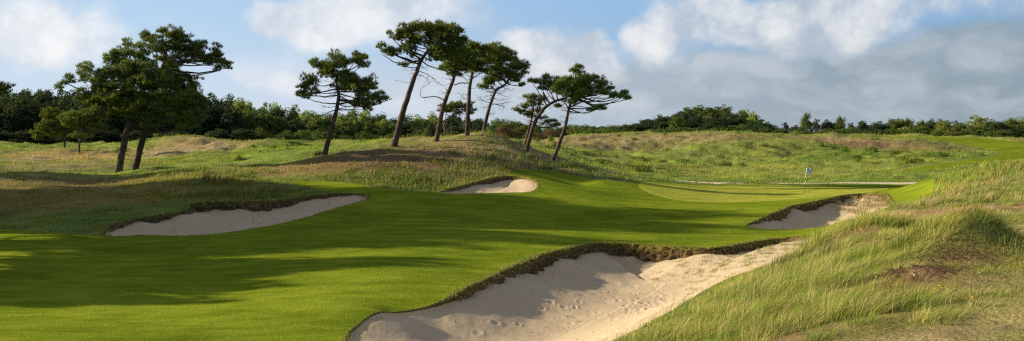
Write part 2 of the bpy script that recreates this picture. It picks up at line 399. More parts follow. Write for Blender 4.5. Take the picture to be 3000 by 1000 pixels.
def rough_mask(X, Y):
    """1 well inside the rough, 0 on mown grass"""
    m = np.ones(X.shape)
    for k in ('fair', 'fair2', 'path'):
        ins = inside(POLY[k], X, Y); d, _ = edge_dist(POLY[k], X, Y, pad=4)
        m = np.where(ins, 0, np.minimum(m, sstep(0, 2.5, d)))
    for k in BP:
        ins = inside(BP[k], X, Y); d, _ = edge_dist(BP[k], X, Y, pad=2)
        m = np.where(ins, 0, np.minimum(m, sstep(0, 1.2, d)))
    return m
def _b(u, d, rx, ry, h): return ((u - 1500) / F * d, d, rx, ry, h)
BUMPS = [_b(2800, 20.8, 1.0, .95, .62), _b(2870, 21.2, .55, .8, .28), _b(2666, 17.6, .9, .6, .13), _b(2640, 26, 1.6, 1.6, .22), _b(2480, 25, 1.2, 1.6, .25),
         _b(2150, 172, 11, 8, 1.9), _b(2050, 166, 9, 7, 1.0), _b(2330, 180, 9, 6, 1.1), _b(1750, 185, 14, 6, .5), _b(1560, 180, 9, 5, 1.2), _b(2500, 186, 10, 6, .6), _b(2250, 205, 12, 5, .2), _b(1950, 215, 14, 5, .2),
         _b(620, 165, 10, 7, 1.0), _b(780, 150, 8, 6, .9), _b(500, 172, 8, 6, .8), _b(1400, 97, 3.2, 3, .5), _b(900, 120, 7, 6, .5)]
def ground_z(X, Y, full=False):
    X = np.asarray(X, float); Y = np.asarray(Y, float)
    z = base_z(X, Y); rm = rough_mask(X, Y)
    dist = np.hypot(X, Y)
    hill = fbm(X, Y, 11.0, 3, 21) * (.5 + .5 * sstep(100, 150, dist)) * sstep(35, 110, dist) + fbm(X, Y, 3.2, 3, 22) * (.22 + .42 * sstep(100, 150, dist)) * sstep(10, 30, dist) + fbm(X, Y, 1.0, 2, 23) * .09
    mown = (fbm(X, Y, 11.0, 2, 31) * .26 + fbm(X, Y, 3.2, 2, 33) * .035) * (1 - rm) * sstep(20, 40, dist)
    zz = z + hill * rm + mown
    for (a, b, rx, ry, h) in BUMPS: zz = zz + h * np.exp(-((X - a) / rx) ** 2 - ((Y - b) / ry) ** 2)
    far = sstep(240, 700, dist)
    zz = zz * (1 - far) + (CZ - 2.4) * far
    if full: return zz, rm
    return zz
def gz(x, y): return float(ground_z(np.array([x]), np.array([y]))[0])

# ---------------------------------------------------------------- materials
def new_mat(name):
    m = bpy.data.materials.new(name); m.use_nodes = True; m.node_tree.nodes.clear()
    t = NT(m.node_tree); out = t.new('ShaderNodeOutputMaterial')
    return m, t, out
def pbsdf(t, color, rough=.8, spec=.2, normal=None):
    b = t.new('ShaderNodeBsdfPrincipled'); t.put(b.inputs['Base Color'], color)
    b.inputs['Roughness'].default_value = rough; b.inputs['Specular IOR Level'].default_value = spec
    if normal is not None: t.put(b.inputs['Normal'], normal)
    return b
def bump(t, h, strength, dist, normal=None):
    b = t.new('ShaderNodeBump'); b.inputs['Strength'].default_value = strength; b.inputs['Distance'].default_value = dist
    t.put(b.inputs['Height'], h)
    if normal is not None: t.put(b.inputs['Normal'], normal)
    return b.outputs[0]
def pos(t): return t.new('ShaderNodeNewGeometry').outputs['Position']
def mat_ground():
    m, t, out = new_mat('dune_turf'); p = pos(t)
    at = t.new('ShaderNodeAttribute'); at.attribute_name = 'Col'
    n = t.noise(p, 3.0, 6, .65).outputs['Fac']; n2 = t.noise(p, 14.0, 4, .6).outputs['Fac']
    c = t.mix(1.0, at.outputs['Color'], t.mix(n, (.5, .52, .45), (1.5, 1.48, 1.5)), 'MULTIPLY')
    c = t.mix(t.smooth(n2, .52, .75, 0, .35), c, (.07, .05, .03))
    b = pbsdf(t, c, .95, .1, bump(t, t.math('ADD', n, t.math('MULTIPLY', n2, .4)), 1.0, .12))
    t.l.new(b.outputs[0], out.inputs[0]); return m
def mat_mown(name, c1, c2, c3, dry):
    m, t, out = new_mat(name); p = pos(t)
    n = t.noise(p, .22, 4, .6).outputs['Fac']; n2 = t.noise(p, 1.6, 4, .65).outputs['Fac']; n3 = t.noise(p, 22.0, 3, .7).outputs['Fac']; n4 = t.noise(t.vmath('MULTIPLY', p, (1, .45, 1)), 7.0, 3, .6).outputs['Fac']
    c = t.mix(t.smooth(n, .35, .65), c1, c2)
    c = t.mix(t.smooth(n2, .45, .75, 0, .5), c, c3)
    c = t.mix(t.smooth(n4, .55, .8, 0, dry), c, (.20, .20, .03))
    n6 = t.noise(t.vmath('MULTIPLY', p, (.35, 1.0, 1)), 1.3, 5, .7).outputs['Fac']
    c = t.mix(1.0, c, t.mix(t.smooth(n6, .3, .7), (.70, .76, .7), (1.24, 1.18, 1.4)), 'MULTIPLY')
    c = t.mix(1.0, c, t.mix(n3, (.55, .6, .55), (1.45, 1.4, 1.5)), 'MULTIPLY')
    nb = bump(t, n3, 1.0, .03); nb = bump(t, n4, .25, .04, nb); nb = bump(t, n2, .25, .12, nb)
    b = pbsdf(t, c, .95, .0, nb)
    t.l.new(b.outputs[0], out.inputs[0]); return m
def mat_sand():
    m, t, out = new_mat('bunker_sand_surface'); p = pos(t)
    n = t.noise(p, .7, 4, .6).outputs['Fac']; n2 = t.noise(p, 30.0, 3, .7).outputs['Fac']; n3 = t.noise(p, 5.0, 5, .6).outputs['Fac']
    n5 = t.noise(t.vmath('MULTIPLY', p, (1.6, .5, 1)), 2.2, 5, .7).outputs['Fac']
    c = t.mix(n, (.41, .335, .25), (.48, .40, .305))
    c = t.mix(t.smooth(n3, .5, .8, 0, .25), c, (.36, .27, .19))
    # scattered debris, trodden patches
    spk = t.noise(p, 16.0, 2, .5).outputs['Fac']
    msk = t.smooth(t.noise(p, .9, 3, .5).outputs['Fac'], .5, .66)
    sp = t.math('MULTIPLY', t.smooth(spk, .62, .70), msk)
    c = t.mix(t.math('MULTIPLY', sp, .55), c, (.16, .11, .07))
    hb = t.math('ADD', t.math('MULTIPLY', n5, 1.0), t.math('MULTIPLY', sp, -.5))
    nb = bump(t, hb, .35, .05); nb = bump(t, n3, .25, .025, nb); nb = bump(t, n2, .35, .010, nb)
    b = pbsdf(t, c, .95, .1, nb); t.l.new(b.outputs[0], out.inputs[0]); return m
def mat_sod():
    m, t, out = new_mat('eroded_turf'); p = pos(t)
    n = t.noise(p, 5.0, 5, .7).outputs['Fac']; n2 = t.noise(t.vmath('MULTIPLY', p, (1, 1, 3)), 16.0, 4, .7).outputs['Fac']
    c = t.mix(t.smooth(n, .3, .65), (.055, .037, .022), (.25, .18, .10))
    c = t.mix(t.smooth(n2, .5, .72, 0, .75), c, (.27, .21, .12))
    at = t.new('ShaderNodeAttribute'); at.attribute_name = 'Col'
    c = t.mix(1.0, c, at.outputs['Color'], 'MULTIPLY')
    nb = bump(t, n, 1.0, .12); nb = bump(t, n2, 1.0, .05, nb)
    b = pbsdf(t, c, .95, .1, nb); t.l.new(b.outputs[0], out.inputs[0]); return m
def mat_path():
    m, t, out = new_mat('gravel'); p = pos(t)
    n = t.noise(p, 9.0, 5, .7).outputs['Fac']
    c = t.mix(n, (.44, .38, .29), (.66, .58, .46))
    b = pbsdf(t, c, .9, .1, bump(t, n, .5, .03)); t.l.new(b.outputs[0], out.inputs[0]); return m
def mat_leaf(name, trans=.35, var=.25, tint=(1, 1, 1)):
    m, t, out = new_mat(name)
    at = t.new('ShaderNodeAttribute'); at.attribute_name = 'Col'
    oi = t.new('ShaderNodeObjectInfo')
    c = t.mix(1.0, at.outputs['Color'], tint, 'MULTIPLY')
    hs = t.new('ShaderNodeHueSaturation')
    t.put(hs.inputs['Hue'], t.math('MULTIPLY_ADD', oi.outputs['Random'], .05 * var / .25, .5 - .025 * var / .25))
    t.put(hs.inputs['Value'], t.math('MULTIPLY_ADD', oi.outputs['Random'], var * 2, 1 - var)); t.put(hs.inputs['Color'], c)
    c = hs.outputs[0]
    d = pbsdf(t, c, .7, .15)
    tr = t.new('ShaderNodeBsdfTranslucent'); t.put(tr.inputs[0], t.mix(1.0, c, (1.15, 1.25, .6), 'MULTIPLY'))
    mx = t.new('ShaderNodeMixShader'); mx.inputs[0].default_value = trans
    t.l.new(d.outputs[0], mx.inputs[1]); t.l.new(tr.outputs[0], mx.inputs[2]); t.l.new(mx.outputs[0], out.inputs[0]); return m
def mat_bark(name='pine_bark', a=(.035, .026, .021), b_=(.125, .095, .075), sc=7):
    m, t, out = new_mat(name); p = pos(t)
    n = t.noise(t.vmath('MULTIPLY', p, (1, 1, .35)), sc, 5, .7).outputs['Fac']
    v = t.new('ShaderNodeTexVoronoi'); v.feature = 'DISTANCE_TO_EDGE'; v.inputs['Scale'].default_value = 9
    t.put(v.inputs['Vector'], t.vmath('MULTIPLY', p, (1, 1, .4)))
    c = t.mix(t.smooth(n, .35, .65), a, b_)
    c = t.mix(t.smooth(v.outputs['Distance'], 0, .08, .6, 0), c, (.02, .015, .012))
    b = pbsdf(t, c, .9, .1, bump(t, n, .8, .06)); t.l.new(b.outputs[0], out.inputs[0]); return m
def mat_plain(name, c, rough=.6, spec=.3):
    m, t, out = new_mat(name); p = pos(t)
    n = t.noise(p, 40, 3, .6).outputs['Fac']
    cc = t.mix(1.0, c, t.mix(n, (.9, .9, .9), (1.1, 1.1, 1.1)), 'MULTIPLY')
    b = pbsdf(t, cc, rough, spec); t.l.new(b.outputs[0], out.inputs[0]); return m
M = dict(
    ground=mat_ground(),
    fairway=mat_mown('fairway_grass', (.122, .178, .013), (.175, .235, .018), (.20, .235, .028), .38),
    green=mat_mown('green_grass', (.285, .32, .045), (.305, .335, .050), (.29, .32, .055), .10),
    sand=mat_sand(), sod=mat_sod(), path=mat_path(),
    needles=mat_leaf('pine_needles', .25, .12), leaves=mat_leaf('broad_leaves', .35, .22), grass=mat_leaf('grass_blades', .35, .0), bark=mat_bark(),
    deadwood=mat_bark('dead_wood', (.16, .13, .11), (.42, .37, .32), 12), driftwood=mat_bark('grey_driftwood', (.10, .09, .085), (.40, .37, .34), 20))

# ---------------------------------------------------------------- ground sheet on a fan-shaped grid, cut along every outline
_r = np.random.default_rng(3)
PITS = {'D': [(4.3 + a * .8, 31.5 + b * 1.5, c, d) for a, b, c, d in zip(_r.normal(0, 1, 48), _r.normal(0, 1, 48), _r.uniform(.05, .11, 48), _r.uniform(.01, .028, 48))] +
             [(a, b, c, d) for a, b, c, d in zip(_r.uniform(-1, 6, 40), _r.uniform(20, 34, 40), _r.uniform(.06, .12, 40), _r.uniform(.01, .03, 40))],
        'A': [(-13 + a * 2.0, 52.5 + b * 1.2, c, d) for a, b, c, d in zip(_r.normal(0, 1, 60), _r.normal(0, 1, 60), _r.uniform(.1, .2, 60), _r.uniform(.02, .04, 60))]}
def sand_z(k, x, y, zb):
    dep, L = DEPTH[k]
    d, h = edge_dist(BP[k], x, y, BH[k]); s = np.where(inside(BP[k], x, y), d, 0)
    if k == 'C': dep = dep * (1 - .75 * sstep(18.0, 23.5, x))
    if k == 'D': dep = dep * (1 - .85 * sstep(4.5, 10.0, x))
    z = zb - h * (1 - .6 * sstep(0, 5.0, s)) - dep * sstep(-.25 * L, L, s) + dep * float(sstep(-.25 * L, L, 0.0))
    if k in PITS:
        for (a, b, r, dd) in PITS[k]:
            m = (np.abs(x - a) < 3 * r) & (np.abs(y - b) < 6 * r)
            if m.any():
                r2 = ((x[m] - a) / r) ** 2 + ((y[m] - b) / (1.6 * r)) ** 2; z[m] += -dd * np.exp(-r2) + dd * .6 * np.exp(-(np.sqrt(r2) - 1.5) ** 2 * 3)
    rib = fbm(x * 1.0, y * .35, .7, 2, 58) * .05 * sstep(0, .3, s) * (1 - sstep(1.2, 2.6, s))
    return z + rib + fbm(x, y, 2.6, 2, 50) * .07 * sstep(0, 1.5, s) + fbm(x, y, .5, 2, 55) * .02
def make_ground():
    dense = np.arange(-29.6, 29.601, .04)
    outer = np.concatenate([np.arange(30, 60, .5), np.arange(60, 181, 4)])
    th = np.radians(np.concatenate([-outer[::-1], dense, outer]))
    rr = np.concatenate([np.linspace(.5, 9, 12)[:-1], np.exp(np.arange(math.log(9), math.log(130), .0055)),
                         np.exp(np.arange(math.log(130), math.log(290), .008)), np.exp(np.linspace(math.log(290), math.log(6000), 34))])
    nT, nR = len(th), len(rr)
    R = np.repeat(rr[:, None], nT, 1)
    TH = np.repeat(th[None], nR, 0)
    st, ct = np.sin(th), np.cos(th)
    # snap rings to outlines along every ray
    for k, P in POLY.items():
        for i in range(len(P)):
            ax, ay = P[i - 1]; bx, by = P[i]
            # solve r*(st,ct) = a + s*(b-a)
            ex, ey = bx - ax, by - ay
            a0, a1 = math.atan2(ax, ay), math.atan2(bx, by)
            lo, hi = min(a0, a1), max(a0, a1)
            js = np.nonzero((th >= lo) & (th < hi))[0]
            if len(js) == 0: continue
            den = st[js] * ey - ct[js] * ex
            den = np.where(np.abs(den) < 1e-9, 1e-9, den)
            r = (ax * ey - ay * ex) / den
            for j, rv in zip(js, r):
                if rv < 1 or rv > 400: continue
                q = np.searchsorted(rr, rv)
                q = min(max(q, 1), nR - 1)
                if rr[q] - rv > rv - rr[q - 1]: q -= 1
                R[q, j] = rv
    X = R * np.sin(TH); Y = R * np.cos(TH)
    Z, rm = ground_z(X, Y, True)
    col = ground_col(X, Y)
    V = np.stack([X.ravel(), Y.ravel(), Z.ravel()], 1)
    i, j = np.meshgrid(np.arange(nR - 1), np.arange(nT - 1), indexing='ij')
    Q = np.stack([i * nT + j, i * nT + j + 1, (i + 1) * nT + j + 1, (i + 1) * nT + j], -1).reshape(-1, 4)[:, ::-1]
    cxm = V[Q, 0].mean(1); cym = V[Q, 1].mean(1)
    reg = np.zeros(len(Q), np.int8)
    reg[inside(POLY['fair'], cxm, cym)] = 1
    reg[inside(POLY['fair2'], cxm, cym)] = 4
    reg[inside(POLY['green'], cxm, cym)] = 2
    reg[inside(POLY['path'], cxm, cym)] = 3
    for n_, k in enumerate('ABCD'):
        reg[inside(BP[k], cxm, cym)] = 5 + n_
    def sub(name, code, mat, zfix=None, colr=True):
        q = Q[reg == code]
        used, inv = np.unique(q.ravel(), return_inverse=True)
        v = V[used].copy()
        if zfix is not None: v[:, 2] = zfix(v)
        return mesh_obj(name, v, [inv.reshape(-1, 4)], mat, None, True, col[used] if colr else None)
    tag(sub('dune_ground', 0, M['ground']), kind='structure')
    tag(sub('fairway', 1, M['fairway']), kind='structure')
    tag(sub('putting_green', 2, M['green']), kind='structure')
    tag(sub('gravel_path', 3, M['path']), kind='structure')
    tag(sub('fairway', 4, M['fairway']), kind='structure')
    for n_, k in enumerate('ABCD'):
        dep, L = DEPTH[k]
        def zf(v, k=k):
            return sand_z(k, v[:, 0], v[:, 1], v[:, 2])
        tag(sub('bunker_sand', 5 + n_, M['sand'], zf, False), kind='structure')
make_ground()

# ---------------------------------------------------------------- grass blades
def rot_dirs(n): a = rng.uniform(0, 2 * np.pi, n); return np.stack([np.cos(a), np.sin(a), np.zeros(n)], 1)
def blades(P, h, wid, lean, leandir, col, K=3):
    """P (n,3), h, wid, lean (n), leandir (n,3) -> verts, quads, tris, colours"""
    n = len(P); side = rot_dirs(n)
    lv = []
    for k in range(K):
        t = k / K
        c = P + np.array((0, 0, 1.0)) * (h * t * (1 - .35 * lean * t))[:, None] + leandir * (h * lean * t * t)[:, None]
        ww = (wid * (1 - t) ** .7 * .5)[:, None] * side
        lv += [c - ww, c + ww]
    tip = P + np.array((0, 0, 1.0)) * (h * (1 - .35 * lean))[:, None] + leandir * (h * lean)[:, None]
    lv.append(tip)
    m = 2 * K + 1
    V = np.stack(lv, 1).reshape(-1, 3)
    b = (np.arange(n) * m)[:, None]
    quads = [b + np.array([[2 * k, 2 * k + 1, 2 * k + 3, 2 * k + 2]]) for k in range(K - 1)]
    tris = b + np.array([[2 * K - 2, 2 * K - 1, 2 * K]])
    tg = np.array([.75] * 2 + sum([[.9 + .25 * k / K] * 2 for k in range(1, K)], []) + [1.25])  # occlusion painted into the blade colour: dark base, lighter tip
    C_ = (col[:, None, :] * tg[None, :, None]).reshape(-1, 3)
    return V, ([np.concatenate(quads)] if quads else []), tris, C_
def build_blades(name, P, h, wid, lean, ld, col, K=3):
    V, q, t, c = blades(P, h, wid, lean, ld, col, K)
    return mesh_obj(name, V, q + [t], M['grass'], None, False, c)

# tall-grass zones: (u, v, half width m, half depth m, extra height m, colour)
TALL = [(2300,820,1.3,1.6,.26,(.44,.40,.20)),(2400,745,1.6,2.4,.22,(.46,.42,.22)),(2130,880,1.1,1.6,.42,(.22,.28,.05)),(2330,850,1.6,1.8,.34,(.21,.27,.05)),(2010,935,1.2,1.4,.40,(.22,.30,.05)),(1900,985,1.3,1.2,.36,(.24,.31,.05)),
  (2490,645,1.9,1.6,.52,(.32,.35,.09)),(2540,690,1.6,2.0,.45,(.30,.30,.08)),(2440,720,1.4,1.8,.5,(.38,.36,.14)),(2250,940,1.6,1.0,.26,(.21,.25,.05)),(2480,780,1.2,1.2,.34,(.17,.23,.04)),(2800,706,1.3,1.0,.36,(.27,.30,.07)),(2900,722,.7,1.0,.40,(.14,.20,.04)),(2700,735,1.2,1.2,.26,(.28,.29,.08)),
  (2450,935,1.3,.9,.26,(.19,.25,.05)),(2620,900,1.2,.8,.16,(.17,.23,.05)),
  (2850,600,7,1.6,.40,(.44,.32,.20)),(2720,600,3,1.6,.35,(.42,.31,.2)),(2850,520,5,4,.45,(.22,.28,.05)),(2950,500,5,4,.35,(.28,.23,.09)),(2780,550,3,4,.45,(.24,.32,.05)),
  (640,540,3.5,3,.55,(.17,.16,.04)),(700,575,4,2.4,.75,(.13,.14,.04)),(760,560,2.0,1.2,.7,(.32,.21,.14)),(620,500,6,5,.3,(.16,.22,.045)),(1350,500,7,7,.5,(.08,.115,.025)),(1500,475,6,7,.55,(.11,.155,.033)),(1620,500,6,5,.55,(.12,.165,.036)),(1200,530,6,5,.5,(.10,.13,.03)),  # mound-front zones darkened, its shade painted into the grass colour
  (1420,415,4,4,.3,(.20,.27,.05))]
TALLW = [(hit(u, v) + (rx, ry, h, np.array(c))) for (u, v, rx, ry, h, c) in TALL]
def tall(X, Y):
    hh = np.zeros(X.shape); cc = np.zeros(X.shape + (3,)); ws = np.zeros(X.shape)
    for (a, b, rx, ry, h, c) in TALLW:
        g = np.exp(-((X - a) / rx) ** 2 - ((Y - b) / ry) ** 2)
        hh = np.maximum(hh, g * h); cc += g[..., None] * c; ws += g
    return hh, cc / (ws[..., None] + 1e-6), np.clip(ws, 0, 1)
def scatter(n, umin, umax, dmin, dmax, power=0.0):
    q = rng.uniform((umin - 1500) / F, (umax - 1500) / F, n)
    d = np.exp(rng.uniform(math.log(dmin), math.log(dmax), n)) if power == 0 else (rng.uniform(dmin ** power, dmax ** power, n)) ** (1 / power)
    return q * d, d
def in_any(X, Y, keys):
    m = np.zeros(X.shape, bool)
    for k in keys: m |= inside(POLY[k], X, Y)
    return m
ALLP = ['fair', 'fair2', 'path', 'A', 'B', 'C', 'D']
BAREW = [hit(u, v) + (rx, ry) for (u, v, rx, ry) in [(2650,700,1.5,1.1),(2666,815,1.1,.75),(2811,768,.9,.6),(2960,690,2.4,2.4),(2950,830,1.2,.8),(2700,985,1.9,.7),(2360,985,.8,.45),(2560,735,.8,.8),(2880,620,2.5,1.5),(2470,870,.6,.4),(2880,950,.8,.4),(2590,930,.5,.35)]]
def bare(X, Y):
    f = np.ones(X.shape); w_ = fbm(X, Y, .8, 3, 88) * .9
    for (a, b, rx, ry) in BAREW: f = np.minimum(f, sstep(.55, 1.25, np.sqrt(((X - a) / rx) ** 2 + ((Y - b) / ry) ** 2) + w_))
    return .48 + .52 * f
def near_sand(X, Y):
    d, _ = edge_dist(BP['D'], X, Y, pad=4); return .30 + .70 * sstep(.1, 2.4, d)
WIND = np.array((1.0, -.15, 0))
def grass_field(name, label, n, umin, umax, dmin, dmax, h0, wpx, K, tallk=1.0, clump=None, thin=.5):
    X, Y = scatter(n, umin, umax, dmin, dmax)
    if clump:
        nc = n // clump; cxx, cyy = scatter(nc, umin, umax, dmin, dmax)
        idx = rng.integers(0, nc, n); s = .09 + .0022 * cyy[idx]
        X = cxx[idx] + rng.normal(0, 1, n) * s; Y = cyy[idx] + rng.normal(0, 1, n) * s * 1.3
    m = ~in_any(X, Y, ALLP); X = X[m]; Y = Y[m]
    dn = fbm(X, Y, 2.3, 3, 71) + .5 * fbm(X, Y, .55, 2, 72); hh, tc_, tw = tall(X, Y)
    keep = rng.uniform(0, 1, len(X)) < np.clip(thin + dn * 1.4 + tw * 1.2, .08, 1) * np.where(Y < 60, bare(X, Y), 1)
    X = X[keep]; Y = Y[keep]; hh = hh[keep]; tc_ = tc_[keep]; tw = tw[keep]; dn = dn[keep]
    Z = ground_z(X, Y) - .02
    n = len(X)
    hh = np.where(Y < 48, hh * .6 * near_sand(X, Y), hh); bf = np.where(Y < 60, bare(X, Y), 1.0)
    h = (h0 * (1 + 1.4 * dn) + hh * tallk * (1 + 1.1 * fbm(X, Y, 1.1, 2, 78))) * rng.uniform(.35, 1.3, n) * np.where(rng.uniform(0, 1, n) < .03, 1.5, 1) * np.clip(bf * 1.1, .3, 1)
    h = np.maximum(h, .04)
    wid = wpx * Y / F * rng.uniform(.6, 1.4, n)
    hue = fbm(X, Y, .9, 3, 75)[:, None] + rng.normal(0, .12, n)[:, None]
    c = ground_col(X, Y) * rng.uniform(.7, 1.5, n)[:, None] * np.array((1.05, 1.12, .85)) * (1 + hue * np.array((.9, .25, .3)))
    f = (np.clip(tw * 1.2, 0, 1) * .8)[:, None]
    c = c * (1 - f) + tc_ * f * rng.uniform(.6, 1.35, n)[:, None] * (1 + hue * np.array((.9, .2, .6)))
    c = c * np.where(Y < 48, .80, 1.0)[:, None]
    dry = (rng.uniform(0, 1, n) < .10)[:, None]
    c = np.where(dry, np.array((.38, .30, .16)) * rng.uniform(.7, 1.2, n)[:, None], c)
    lean = rng.uniform(.15, .95, n); ld = rot_dirs(n) * .7 + WIND * .75
    o = build_blades(name, np.stack([X, Y, Z], 1), h, wid, lean, ld, c.clip(.01, .8), K)
    tag(o, label, None, None, 'stuff'); return o
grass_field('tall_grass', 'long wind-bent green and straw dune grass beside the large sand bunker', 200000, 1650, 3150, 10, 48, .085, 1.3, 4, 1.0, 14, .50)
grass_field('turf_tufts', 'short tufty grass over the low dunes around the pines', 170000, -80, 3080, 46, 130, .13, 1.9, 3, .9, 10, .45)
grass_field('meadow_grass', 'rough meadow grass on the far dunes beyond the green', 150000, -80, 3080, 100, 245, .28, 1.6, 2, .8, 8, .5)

def tussocks(n_t, per):
    X, Y = scatter(n_t * 9, 1700, 3100, 10.5, 46)
    m = ~in_any(X, Y, ALLP); X = X[m]; Y = Y[m]
    hh, tc_, tw = tall(X, Y)
    k = rng.uniform(0, 1, len(X)) < np.clip(.03 + hh * 2.0, 0, 1) * (bare(X, Y) > .66) * np.where((X > 6.5) & (Y < 19), .35, 1); X, Y, hh, tc_ = X[k][:n_t], Y[k][:n_t], hh[k][:n_t], tc_[k][:n_t]
    nt = len(X); ci = np.repeat(np.arange(nt), per); n = len(ci)
    rad = rng.uniform(.12, .42, nt); a = rng.uniform(0, 6.283, n); r = np.sqrt(rng.uniform(0, 1, n)) * rad[ci]
    x = X[ci] + np.cos(a) * r; y = Y[ci] + np.sin(a) * r
    m = ~in_any(x, y, ['D', 'C', 'fair']); x, y, a, r, ci = x[m], y[m], a[m], r[m], ci[m]; n = len(x)
    z = ground_z(x, y) - .02
    H = rng.uniform(.22, .78, nt) * near_sand(X, Y) * np.clip(.45 + hh * 1.7, .3, 1.25)
    h = H[ci] * rng.uniform(.55, 1.25, n) * (1 - .3 * r / rad[ci])
    pal = np.array([(.50, .44, .22), (.30, .34, .07), (.20, .28, .045), (.09, .15, .022), (.06, .10, .02), (.38, .37, .11)])
    pc = pal[rng.choice(6, nt, p=[.12, .20, .20, .20, .16, .12])] * .95 + tc_ * .12
    c = pc[ci] * rng.uniform(.5, 1.3, n)[:, None]
    dry = (rng.uniform(0, 1, n) < .12)[:, None]; c = np.where(dry, np.array((.42, .34, .19)), c)
    ld = np.stack([np.cos(a), np.sin(a), a * 0], 1) * (.3 + .8 * (r / rad[ci]))[:, None] + WIND * .75
    o = build_blades('tussock_grass', np.stack([x, y, z], 1), h, 1.25 * y / F * rng.uniform(.6, 1.3, n), rng.uniform(.35, 1.0, n), ld, c.clip(.01, .8), 4)
    tag(o, 'uneven tussocks of green and straw grass on the near dune', None, None, 'stuff')
    # thin seed stalks
    k = rng.integers(0, nt, 800); x = X[k] + rng.normal(0, .3, 800); y = Y[k] + rng.normal(0, .4, 800); m = ~in_any(x, y, ['D', 'C', 'fair']); x = x[m]; y = y[m]; n = len(x)
    o = build_blades('seed_stalks', np.stack([x, y, ground_z(x, y)], 1), rng.uniform(.35, .75, n), .8 * y / F * rng.uniform(.7, 1.2, n), rng.uniform(.2, .7, n), rot_dirs(n) * .5 + WIND * .8,
                     np.array((.46, .36, .22)) * rng.uniform(.7, 1.2, n)[:, None], 4)
    tag(o, 'thin straw seed stalks standing above the near dune grass', None, None, 'stuff')
tussocks(900, 110)

